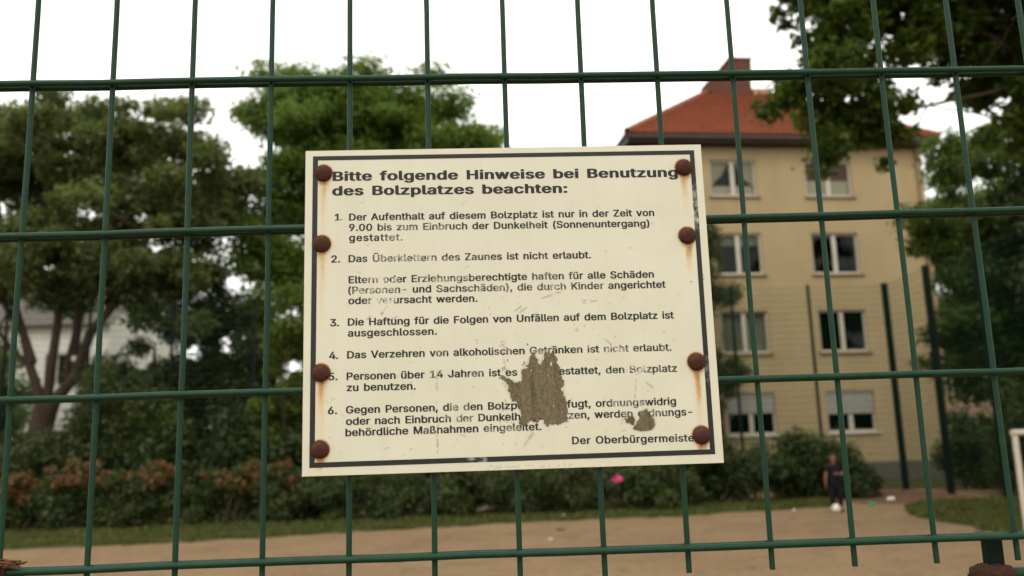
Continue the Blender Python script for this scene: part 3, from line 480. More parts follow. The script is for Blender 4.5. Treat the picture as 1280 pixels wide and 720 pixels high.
# outlines of the printed letters: glyph, advance, contours
GL = (
    '(137|119,-54,86,-54,79,-52,75,-50,56,-12,43,27,34,66,32,103,33,133,37,163,44,193,53,222,64,249,76,272,80,275,86,276,122,276,129,273,131,270,108,213,10'
    '0,185,94,157,90,129,89,104,90,81,93,58,99,33,107,8,131,-47,131,-50,128,-52;)137|18,-54,9,-52,6,-50,6,-47,30,9,38,35,44,59,47,81,48,104,47,129,43,157,3'
    '7,185,19,240,6,270,8,273,16,276,48,276,56,275,61,271,73,248,84,223,93,193,104,132,105,103,102,65,94,25,79,-13,61,-50,58,-52,50,-54;,94|16,-66,8,-63,6,'
    '-59,21,38,26,41,30,42,70,42,78,40,81,38,81,35,55,-62,50,-65,46,-66;-227|180,125,181,122,181,94,178,90,174,89,56,88,50,89,45,91,44,94,44,122,46,125,51,'
    '127,168,128,175,127;.94|49,-8,32,-6,20,1,13,11,12,19,13,30,20,40,32,47,49,49,64,47,75,40,82,30,84,19,81,10,75,1,64,-6;0227|113,264,148,258,173,245,191'
    ',225,205,197,213,165,216,127,213,89,205,57,191,29,174,9,150,-4,143,-6,113,-9,83,-6,78,-4,53,9,35,29,21,57,14,89,11,127,14,165,22,197,36,225,53,245,78,'
    '258|113,224,104,222,95,216,82,201,75,181,69,157,68,127,69,97,75,73,82,54,95,39,104,33,113,31,123,33,132,39,145,54,152,73,157,97,159,127,157,157,152,18'
    '1,145,201,132,216,123,222;1227|140,260,147,258,151,255,151,34,152,33,197,33,205,31,208,27,208,-2,202,-5,194,-6,34,-6,28,-4,25,0,25,27,28,31,37,33,92,3'
    '3,93,34,93,201,92,203,53,175,44,173,37,174,32,176,30,178,30,214,90,258,97,260;2227|28,-6,22,-4,19,0,19,24,20,26,105,116,128,143,142,165,146,175,147,18'
    '6,146,198,141,207,135,214,127,220,114,223,104,222,96,220,88,213,81,205,78,195,77,180,74,177,68,175,31,175,23,177,20,181,22,203,30,222,45,241,63,252,84'
    ',260,114,264,144,259,162,252,181,240,194,223,201,206,204,185,202,171,198,158,192,144,181,128,164,108,95,34,196,34,202,33,207,31,208,28,208,0,207,-3,20'
    '4,-5,196,-6;3227|31,260,186,260,195,258,199,255,199,228,131,151,131,150,138,149,164,142,184,130,197,113,207,93,209,72,207,50,197,31,184,16,164,2,138,-'
    '6,111,-9,79,-6,56,1,38,12,22,28,13,45,9,66,11,69,18,72,56,72,64,71,68,67,70,55,76,45,84,38,101,32,118,32,128,34,138,40,144,47,150,59,152,73,150,85,145'
    ',97,138,106,128,112,116,116,98,118,74,118,68,120,65,123,65,151,126,219,124,220,34,220,26,222,23,224,22,226,22,254,24,257;4227|156,260,162,259,166,257,'
    '168,255,167,252,71,88,72,87,127,87,128,159,129,161,134,164,142,165,174,165,180,163,183,161,184,159,184,87,209,87,214,86,219,84,220,81,220,53,217,49,21'
    '2,47,184,47,184,1,183,-3,174,-6,142,-6,132,-4,128,0,128,46,127,47,14,48,9,50,7,53,7,79,111,256,114,258,122,260;5227|186,260,194,257,196,254,196,226,19'
    '5,224,192,221,184,220,89,220,87,219,82,168,84,168,96,172,114,173,134,171,154,165,171,157,184,145,195,132,202,117,207,99,208,82,206,58,197,37,183,18,16'
    '4,4,142,-6,109,-9,84,-7,59,3,43,13,29,28,20,46,17,65,18,67,21,69,29,71,64,71,70,69,73,67,77,55,81,46,88,39,96,34,104,32,112,31,119,33,127,36,136,43,14'
    '4,53,149,67,151,81,149,96,144,110,136,120,127,127,119,131,109,132,92,129,82,125,73,119,66,117,29,120,24,122,21,125,35,255,39,258,46,260;6227|164,260,1'
    '72,257,174,255,174,253,112,164,114,163,146,160,167,151,185,138,198,121,205,102,207,78,205,55,196,33,183,17,165,3,141,-6,111,-9,88,-7,81,-5,61,3,42,18,'
    '29,36,21,58,19,81,21,100,27,120,39,144,114,256,117,258,124,260|114,30,121,32,128,35,137,43,145,53,149,65,151,78,149,93,145,105,137,115,128,122,121,125'
    ',114,127,106,126,98,123,89,115,81,105,77,93,75,78,77,65,81,53,89,43,98,35,106,31;9227|64,-6,58,-5,54,-3,52,0,53,2,114,91,78,95,59,103,41,117,29,132,21'
    ',153,19,176,21,198,30,220,43,237,60,250,85,260,114,264,141,260,162,252,166,250,183,236,196,219,205,198,207,173,205,154,199,133,187,110,170,81,112,-3,1'
    '07,-5,101,-6|114,128,121,129,128,132,138,140,144,148,149,160,151,175,149,190,144,203,138,212,128,219,121,222,114,224,106,223,98,220,88,212,82,203,77,1'
    '91,76,176,77,161,82,150,88,140,97,133,104,130;:94|49,-8,32,-6,20,1,13,11,12,19,13,30,20,40,32,47,49,49,64,47,75,40,82,30,84,19,81,10,75,1,64,-6|49,187'
    ',64,184,76,176,82,168,84,158,82,148,76,139,64,132,49,129,32,132,19,139,13,148,12,158,13,168,21,178,32,184;A240|100,260,140,260,147,258,150,256,244,1,2'
    '42,-3,234,-6,197,-6,191,-5,186,-3,162,64,160,65,80,65,78,64,55,-3,50,-5,44,-6,7,-6,0,-5,-5,-2,-5,2,88,255,92,258|120,184,93,107,93,106,94,105,147,106;'
    'B228|26,260,122,260,152,257,174,249,191,238,203,222,210,205,212,188,211,171,206,159,199,148,179,133,194,125,204,116,214,103,220,86,222,68,220,49,213,3'
    '2,200,17,182,5,154,-4,124,-6,29,-6,22,-5,17,-2,17,253,19,257|76,109,75,108,76,35,122,35,142,37,154,43,162,54,165,68,163,80,158,91,152,99,144,105,134,1'
    '08|76,149,126,150,136,153,142,158,149,165,153,175,155,185,152,200,145,211,132,218,116,220,76,220,75,219,75,151;D251|26,-6,20,-4,17,0,17,255,20,258,29,'
    '260,114,260,154,256,186,243,212,223,229,198,240,165,244,128,240,91,230,58,211,32,187,12,152,-1,109,-6|76,35,106,35,129,37,149,44,166,58,176,77,184,100'
    ',187,129,184,155,177,180,165,198,149,210,132,218,109,220,76,220,75,219,75,36;E209|192,-6,29,-6,22,-5,17,-2,17,253,19,257,26,260,186,260,194,259,198,25'
    '6,199,226,198,223,193,221,186,220,76,220,75,219,75,150,179,149,187,147,190,145,191,143,191,114,190,111,186,109,179,108,76,108,75,107,76,35,189,35,196,'
    '34,199,32,201,30,201,0,198,-4;F205|29,-6,20,-4,17,0,18,256,22,259,29,260,189,260,195,258,198,255,198,226,197,223,192,221,184,220,76,220,75,219,75,146,'
    '79,145,174,145,181,144,185,141,186,139,186,110,182,107,174,105,75,105,75,-2,72,-4,64,-6;G260|132,264,156,262,176,257,196,249,214,238,226,224,237,210,2'
    '45,193,250,173,246,170,239,168,204,168,195,170,191,173,182,195,175,203,159,215,149,219,134,222,119,220,103,212,87,200,75,181,67,156,65,127,67,98,76,74'
    ',87,55,103,42,119,34,134,32,149,35,163,40,175,50,185,63,192,81,193,93,139,94,130,97,128,100,128,128,129,130,132,132,142,134,239,134,249,132,252,128,25'
    '2,100,249,70,238,44,221,23,196,4,169,-5,134,-9,93,-3,65,9,40,30,22,57,11,89,7,127,11,166,22,198,40,225,64,246,92,258,99,260;H258|232,-6,194,-6,186,-4,'
    '183,-2,183,109,182,110,79,110,75,109,75,-2,69,-5,62,-6,26,-6,20,-4,17,-2,17,253,19,257,26,260,64,260,72,258,74,256,75,151,76,150,183,151,184,256,189,2'
    '59,196,260,232,260,238,258,240,256,241,0,238,-4;J198|171,260,178,258,181,254,181,73,176,39,159,14,134,-2,126,-4,91,-9,54,-3,26,14,9,39,4,73,4,87,7,90,'
    '16,92,51,92,58,90,62,87,62,73,65,53,74,39,84,33,94,32,102,33,111,39,120,53,123,74,123,255,127,258,134,260;K233|229,-6,184,-6,179,-5,174,-3,99,104,96,1'
    '05,75,81,75,-2,69,-5,62,-6,26,-6,20,-4,17,-2,17,253,19,257,26,260,64,260,72,258,74,256,75,159,76,156,172,258,182,260,224,260,232,259,236,256,237,253,2'
    '35,251,136,144,236,2,237,0,236,-3;M314|289,260,295,257,297,253,297,1,296,-3,286,-6,252,-6,244,-5,239,-2,239,139,239,133,236,133,184,-2,178,-5,169,-6,1'
    '39,-6,134,-4,130,-2,76,133,74,133,74,139,74,0,71,-4,64,-6,24,-5,18,-3,17,1,17,253,19,257,23,259,29,260,76,260,84,259,88,256,152,95,156,81,159,82,226,2'
    '56,229,258,236,260;O267|134,264,168,260,174,258,202,246,227,225,245,198,256,166,260,127,256,89,245,57,227,30,204,9,199,7,169,-5,134,-9,96,-4,66,7,40,3'
    '0,22,57,11,89,7,127,11,166,22,198,40,225,65,246,94,258|134,32,149,35,164,41,179,54,191,74,199,97,202,127,199,157,191,181,179,200,164,213,149,219,134,2'
    '22,119,220,104,213,87,200,76,181,67,157,65,127,67,97,76,74,87,54,104,41,119,34;P222|26,-6,20,-4,17,0,18,256,22,259,29,260,119,260,146,258,176,248,195,'
    '234,208,216,215,196,217,174,215,152,208,132,194,113,176,100,152,91,119,87,79,87,75,86,75,-2,72,-4,64,-6|76,127,114,127,129,129,139,132,148,139,154,148'
    ',158,161,159,174,158,188,154,199,147,208,139,214,129,218,114,220,76,220,75,219,75,129;S223|113,264,144,261,168,253,186,241,202,225,210,209,213,188,209'
    ',185,203,183,163,184,157,187,150,204,139,216,128,221,113,223,103,222,93,220,86,216,76,207,72,197,71,188,73,177,78,169,86,163,94,158,163,137,178,130,19'
    '0,122,201,112,210,101,215,86,217,69,214,50,206,31,191,14,172,1,168,0,143,-8,113,-10,78,-7,56,0,35,12,19,29,10,47,6,68,7,71,10,73,18,74,53,74,60,73,65,'
    '69,68,57,75,45,83,38,90,34,100,32,123,32,133,34,144,41,153,49,158,58,160,71,158,80,154,87,147,92,138,98,128,102,86,115,54,126,32,142,17,163,13,187,16,'
    '207,25,226,40,241,60,254,86,262;U259|234,260,240,257,242,254,242,87,239,61,227,37,213,20,193,5,162,-7,126,-10,96,-7,68,4,45,20,29,39,20,61,17,87,17,25'
    '5,22,259,32,260,64,260,72,258,75,255,75,90,77,73,82,59,92,46,104,38,116,33,129,32,144,34,155,38,167,46,176,59,181,73,183,90,183,255,186,258,194,260;V2'
    '40|140,-6,100,-6,92,-4,89,-2,-5,253,-3,257,4,260,44,260,52,258,54,256,120,74,122,75,127,88,185,256,190,259,197,260,234,260,241,258,243,256,244,252,152'
    ',0,149,-4;Z219|16,260,199,260,206,259,210,256,210,229,88,50,76,34,109,35,199,35,207,34,211,32,213,30,213,0,210,-4,204,-6,22,-6,14,-5,8,-2,9,25,124,195'
    ',142,219,142,220,19,220,13,221,8,223,7,226,7,255,10,258;a195|172,-6,134,-6,127,-3,124,0,116,-4,99,-9,79,-10,56,-8,38,-2,22,8,12,20,4,36,2,54,4,69,10,8'
    '2,19,94,29,101,44,107,72,114,114,119,122,121,123,122,125,128,124,137,120,147,116,154,112,156,105,158,92,158,83,156,71,148,61,134,54,131,44,132,12,141,'
    '7,144,8,148,17,163,29,177,42,186,56,192,79,197,112,198,126,195,139,191,153,184,164,175,174,161,180,146,181,126,181,0,179,-3|124,83,82,76,69,72,64,67,6'
    '0,60,59,52,60,44,63,38,68,34,76,30,86,29,96,30,104,33,112,39,119,49,123,58,125,69,125,82;b212|22,260,60,260,65,259,70,255,70,187,90,196,95,197,118,198'
    ',144,194,166,184,185,169,198,147,206,122,208,94,206,66,198,41,185,21,168,4,145,-6,118,-10,92,-8,78,-3,70,2,67,-3,58,-6,22,-6,17,-4,13,-1,13,254,15,257'
    '|110,29,119,31,128,36,138,46,145,59,150,75,151,95,150,114,145,129,138,143,128,153,120,157,110,159,100,157,92,153,82,142,75,129,71,113,69,95,71,75,76,5'
    '9,82,45,92,35,101,31;c198|104,-10,71,-6,47,5,29,21,15,42,7,65,4,94,7,122,15,147,29,167,48,184,69,193,76,195,104,198,136,194,151,188,164,181,174,172,18'
    '2,163,189,151,194,137,192,135,188,133,156,125,148,125,139,128,136,137,130,147,124,152,114,157,106,159,95,157,84,151,74,142,67,128,63,112,61,95,63,75,6'
    '7,60,74,46,84,37,93,31,106,29,118,33,128,40,134,46,140,61,146,64,156,65,186,57,192,54,194,51,190,38,184,26,175,16,164,7,151,0,136,-5,121,-9;d212|188,2'
    '60,196,258,199,254,199,-1,195,-4,188,-6,156,-6,147,-4,141,1,121,-8,96,-10,68,-6,45,5,28,21,14,41,7,66,4,94,7,122,14,147,28,169,46,184,68,194,96,198,11'
    '6,197,123,195,141,187,142,255,146,258,152,260|101,30,111,31,121,36,130,45,137,59,141,75,143,95,141,113,137,129,130,143,119,154,111,158,101,159,94,158,'
    '84,153,74,143,67,129,63,113,61,95,63,75,67,59,74,46,85,36,94,31;e202|104,198,124,196,141,192,157,184,172,172,183,158,192,142,197,121,199,97,198,83,196'
    ',81,188,79,62,79,63,69,68,54,76,43,86,35,96,31,106,29,119,31,132,39,136,45,141,56,148,59,161,58,190,50,195,46,195,44,189,30,180,17,166,6,150,-2,131,-8'
    ',106,-10,71,-5,47,5,29,21,15,42,7,66,4,92,7,122,16,147,28,167,48,184,68,193,74,195|64,116,140,117,136,133,129,144,120,154,111,158,104,159,94,158,83,15'
    '2,74,144,67,134,63,120,62,117;f127|40,-6,30,-4,27,0,27,158,0,158,-8,161,-10,165,-10,191,-6,195,0,196,24,196,27,197,27,216,29,231,36,245,47,256,60,264,'
    '74,269,104,271,124,267,134,261,134,259,127,234,124,230,120,229,112,228,100,231,94,230,90,228,85,220,84,197,87,196,117,196,125,193,127,190,127,163,124,'
    '160,117,158,84,158,84,-2,81,-4,74,-6;g213|188,196,196,194,199,190,199,-4,196,-28,188,-47,175,-60,155,-72,128,-79,104,-81,81,-80,58,-75,44,-67,31,-59,2'
    '0,-48,13,-37,12,-35,13,-33,43,-15,54,-14,62,-17,73,-30,78,-35,86,-40,94,-42,101,-43,116,-41,129,-35,139,-22,143,-3,143,5,141,7,134,3,121,-1,98,-4,71,-'
    '1,46,9,28,25,15,43,7,68,4,96,7,123,14,148,28,168,45,183,68,194,96,198,116,197,134,191,144,186,145,192,151,195|101,159,94,158,85,153,74,143,67,130,63,1'
    '15,61,96,63,78,67,63,74,50,85,41,94,37,101,36,111,37,120,41,130,49,137,62,142,77,143,96,142,115,137,131,130,144,121,153,114,157;h205|22,260,60,260,67,'
    '258,69,256,70,188,72,188,88,194,110,198,138,195,160,186,173,176,182,162,190,143,192,120,192,0,189,-4,182,-6,145,-6,138,-4,135,-2,135,117,132,136,124,1'
    '50,115,156,105,158,98,157,89,154,83,148,75,139,71,129,70,113,70,-2,64,-5,55,-6,22,-6,16,-4,13,-2,13,253,15,257;i83|25,-6,16,-4,13,0,13,190,15,193,22,1'
    '96,58,196,65,195,69,192,70,190,70,0,67,-4,60,-6|42,268,58,265,68,259,75,250,76,242,75,233,69,225,58,218,42,215,25,219,15,225,9,233,8,242,9,250,16,259,'
    '27,265;k190|22,260,60,260,67,258,70,255,70,131,70,133,72,133,132,194,140,196,180,196,188,195,192,192,193,190,192,188,115,108,198,2,199,0,198,-3,190,-6'
    ',145,-6,140,-5,135,-3,75,73,70,68,70,-2,64,-5,55,-6,22,-6,16,-4,13,-2,13,253,15,257;l95|25,260,60,260,66,258,70,255,70,49,71,39,72,33,75,32,88,33,92,3'
    '2,97,30,98,27,103,1,102,-1,98,-4,90,-6,75,-7,65,-7,45,-4,40,-2,25,8,16,24,13,42,13,254,14,256,17,258;m305|285,-5,278,-6,245,-6,238,-4,235,-2,235,126,2'
    '32,143,224,153,216,158,208,159,198,156,191,151,186,144,182,135,181,123,181,1,180,-3,175,-5,170,-6,138,-6,130,-5,124,-2,124,130,121,143,114,153,108,158'
    ',100,159,95,158,90,156,81,151,76,144,71,132,70,118,70,-2,65,-5,58,-6,25,-6,19,-5,14,-3,13,1,13,190,15,193,20,195,60,196,67,193,70,189,78,193,92,197,11'
    '2,199,138,195,155,183,160,177,168,185,182,192,200,198,220,199,240,196,256,191,271,181,283,165,289,148,291,129,291,0,290,-3;n205|182,-6,145,-6,138,-4,1'
    '35,-2,135,117,132,136,124,150,115,156,105,158,98,157,89,154,83,148,75,139,71,129,70,113,70,-2,64,-5,55,-6,22,-6,16,-4,13,-2,13,190,15,193,22,196,60,19'
    '6,68,193,70,187,88,194,110,198,135,196,157,188,172,176,183,161,189,143,192,120,192,0,189,-4;o208|104,-10,71,-6,47,5,29,21,15,42,7,65,4,94,7,122,15,147'
    ',29,167,48,184,69,193,76,195,104,198,136,194,159,184,179,167,193,147,201,122,204,94,201,65,193,42,179,21,160,5,136,-6|104,29,114,31,123,36,134,46,141,'
    '60,145,75,147,94,145,111,141,127,134,142,124,152,114,157,104,159,94,157,85,152,74,142,67,127,63,111,61,94,63,75,67,60,74,46,85,36,94,31;p212|22,-77,16'
    ',-75,13,-71,13,190,16,194,22,196,58,196,63,195,68,193,70,186,77,190,92,196,118,198,144,194,166,184,185,169,197,148,206,122,208,94,206,66,198,42,185,21'
    ',169,6,145,-6,118,-10,98,-9,90,-7,70,1,70,-73,67,-75,60,-77|110,29,119,31,128,36,138,46,145,59,150,75,151,95,150,114,145,129,138,143,128,153,120,157,1'
    '10,159,100,157,92,153,82,142,75,129,71,113,69,95,71,75,76,59,82,45,92,35,101,31;r130|25,-6,16,-4,13,0,13,191,17,195,22,196,58,196,65,194,70,190,86,196'
    ',105,198,125,198,132,196,135,192,135,161,134,159,130,156,125,155,105,157,90,153,81,147,76,140,71,130,70,117,70,-2,67,-4,60,-6;s182|94,198,120,196,135,'
    '191,151,182,161,172,170,160,175,144,172,141,167,139,140,134,130,133,122,136,117,147,110,155,102,159,94,160,87,159,76,155,70,148,67,139,69,131,74,125,8'
    '2,120,94,116,122,110,144,102,163,90,165,88,175,72,179,53,175,35,168,22,155,8,137,-2,117,-8,92,-10,65,-8,47,-2,31,6,18,17,10,31,5,47,7,50,12,52,42,59,5'
    '2,59,59,56,66,42,73,34,82,30,90,29,102,31,111,35,118,42,121,51,119,59,115,65,110,69,100,73,69,80,44,88,24,101,14,118,10,136,13,154,20,167,32,180,49,18'
    '9,67,195;t114|32,242,64,242,73,240,76,236,76,197,77,196,107,196,112,194,115,190,115,164,114,161,110,159,104,158,77,158,76,157,76,49,77,39,80,33,84,31,'
    '102,33,108,32,112,30,114,28,120,1,119,-1,114,-4,92,-8,80,-8,57,-5,52,-3,34,8,23,25,19,46,19,157,17,158,0,158,-9,161,-10,164,-10,190,-8,193,-3,195,17,1'
    '96,19,197,19,236,22,240;u205|22,196,60,196,67,194,70,192,70,73,73,53,81,39,90,33,100,31,115,35,122,40,129,50,133,61,135,76,135,192,141,195,150,196,182'
    ',196,188,195,192,192,192,0,190,-3,183,-6,145,-6,138,-3,135,2,118,-5,95,-9,70,-7,47,1,32,13,22,28,15,46,13,69,13,190,16,194;v195|80,-6,73,-5,69,-3,68,-'
    '1,-4,189,-4,191,0,195,8,196,43,196,50,195,54,192,96,80,98,75,140,192,144,195,150,196,188,196,197,193,199,191,199,189,126,-2,123,-4,116,-6;w284|220,-6,'
    '182,-6,175,-4,171,-2,142,99,140,95,112,-2,108,-5,100,-6,68,-6,62,-5,57,-3,56,0,-2,189,-1,192,5,195,45,196,52,195,56,192,85,89,113,191,117,195,125,196,'
    '160,196,166,195,170,192,198,94,200,92,228,192,232,195,240,196,275,196,280,195,284,192,285,189,228,0,225,-4;z190|170,196,175,194,179,191,179,163,80,34,'
    '170,34,178,33,181,31,182,28,182,-2,178,-5,170,-6,18,-6,11,-4,8,0,9,25,109,154,105,155,22,155,16,156,12,159,11,161,11,190,12,192,16,195,22,196;Ü259|234'
    ',260,240,257,242,254,242,87,239,61,227,37,213,20,193,5,162,-7,126,-10,96,-7,68,4,45,20,29,39,20,61,17,87,17,255,22,259,32,260,64,260,72,258,75,255,75,'
    '90,77,73,82,59,92,46,104,38,116,33,129,32,144,34,155,38,167,46,176,59,181,73,183,90,183,255,186,258,194,260|94,280,79,283,68,289,62,298,60,306,62,315,'
    '68,324,79,330,94,332,109,330,119,324,125,315,127,306,125,298,119,289,109,283|164,280,149,284,140,289,134,298,132,306,134,315,140,324,151,330,164,332,1'
    '80,330,191,324,197,315,199,306,197,298,191,289,180,283;ß221|96,264,119,262,139,255,156,246,169,232,176,216,179,197,178,185,171,166,159,148,156,136,157'
    ',129,167,117,192,97,201,88,209,77,213,63,215,50,213,33,206,20,194,7,179,-1,161,-7,136,-9,114,-8,99,-5,84,0,74,5,73,-2,69,-5,64,-6,26,-6,19,-3,17,0,17,'
    '181,22,216,38,241,60,256,66,259|99,223,90,222,83,216,76,202,74,180,74,22,74,27,76,27,82,39,86,42,94,43,102,42,112,36,124,32,132,31,142,32,150,36,155,4'
    '3,158,52,156,60,152,68,146,74,121,93,112,103,104,112,100,122,98,136,99,147,102,155,116,172,120,179,122,185,123,194,120,209,114,217,106,221;ä195|172,-6'
    ',134,-6,127,-3,124,0,116,-4,99,-9,79,-10,56,-8,38,-2,22,8,12,20,4,36,2,54,4,69,10,82,19,94,29,101,44,107,72,114,114,119,122,121,123,122,125,128,124,13'
    '7,120,147,116,154,112,156,105,158,92,158,83,156,71,148,61,134,54,131,44,132,12,141,7,144,8,148,17,163,29,177,42,186,56,192,79,197,112,198,126,195,139,'
    '191,153,184,164,175,174,161,180,146,181,126,181,0,179,-3|124,83,82,76,69,72,64,67,60,60,59,52,60,44,63,38,68,34,76,30,86,29,96,30,104,33,112,39,119,49'
    ',123,58,125,69,125,82|59,215,43,218,33,224,27,233,25,242,27,251,32,259,44,265,59,268,74,265,84,259,90,251,92,242,90,233,84,224,74,218|132,215,115,218,'
    '105,224,99,233,97,242,99,251,104,259,114,264,132,268,146,265,156,259,162,251,164,242,162,233,156,224,146,218;ö208|104,-10,71,-6,47,5,29,21,15,42,7,65,'
    '4,94,7,122,15,147,29,167,48,184,69,193,76,195,104,198,136,194,159,184,179,167,193,147,201,122,204,94,201,65,193,42,179,21,160,5,136,-6|104,29,114,31,1'
    '23,36,134,46,141,60,145,75,147,94,145,111,141,127,134,142,124,152,114,157,104,159,94,157,85,152,74,142,67,127,63,111,61,94,63,75,67,60,74,46,85,36,94,'
    '31|68,215,52,218,42,224,36,233,34,242,36,251,41,259,51,264,68,268,84,265,94,259,99,251,101,242,99,233,93,224,84,218|141,215,124,218,114,224,108,233,10'
    '6,242,108,251,114,259,124,265,141,268,156,264,166,259,171,251,173,242,171,233,165,224,155,218;ü205|22,196,60,196,67,194,70,192,70,73,73,53,81,39,90,33'
    ',100,31,115,35,122,40,129,50,133,61,135,76,135,192,141,195,150,196,182,196,188,195,192,192,192,0,190,-3,183,-6,145,-6,138,-3,135,2,118,-5,95,-9,70,-7,'
    '47,1,32,13,22,28,15,46,13,69,13,190,16,194|68,215,52,218,41,224,35,233,33,242,35,250,42,260,52,265,68,268,82,265,92,259,98,250,100,242,98,233,92,224,8'
    '2,218|138,215,122,218,113,224,107,233,105,242,107,250,112,259,122,265,138,268,152,265,163,260,170,250,172,242,170,233,164,224,153,218')
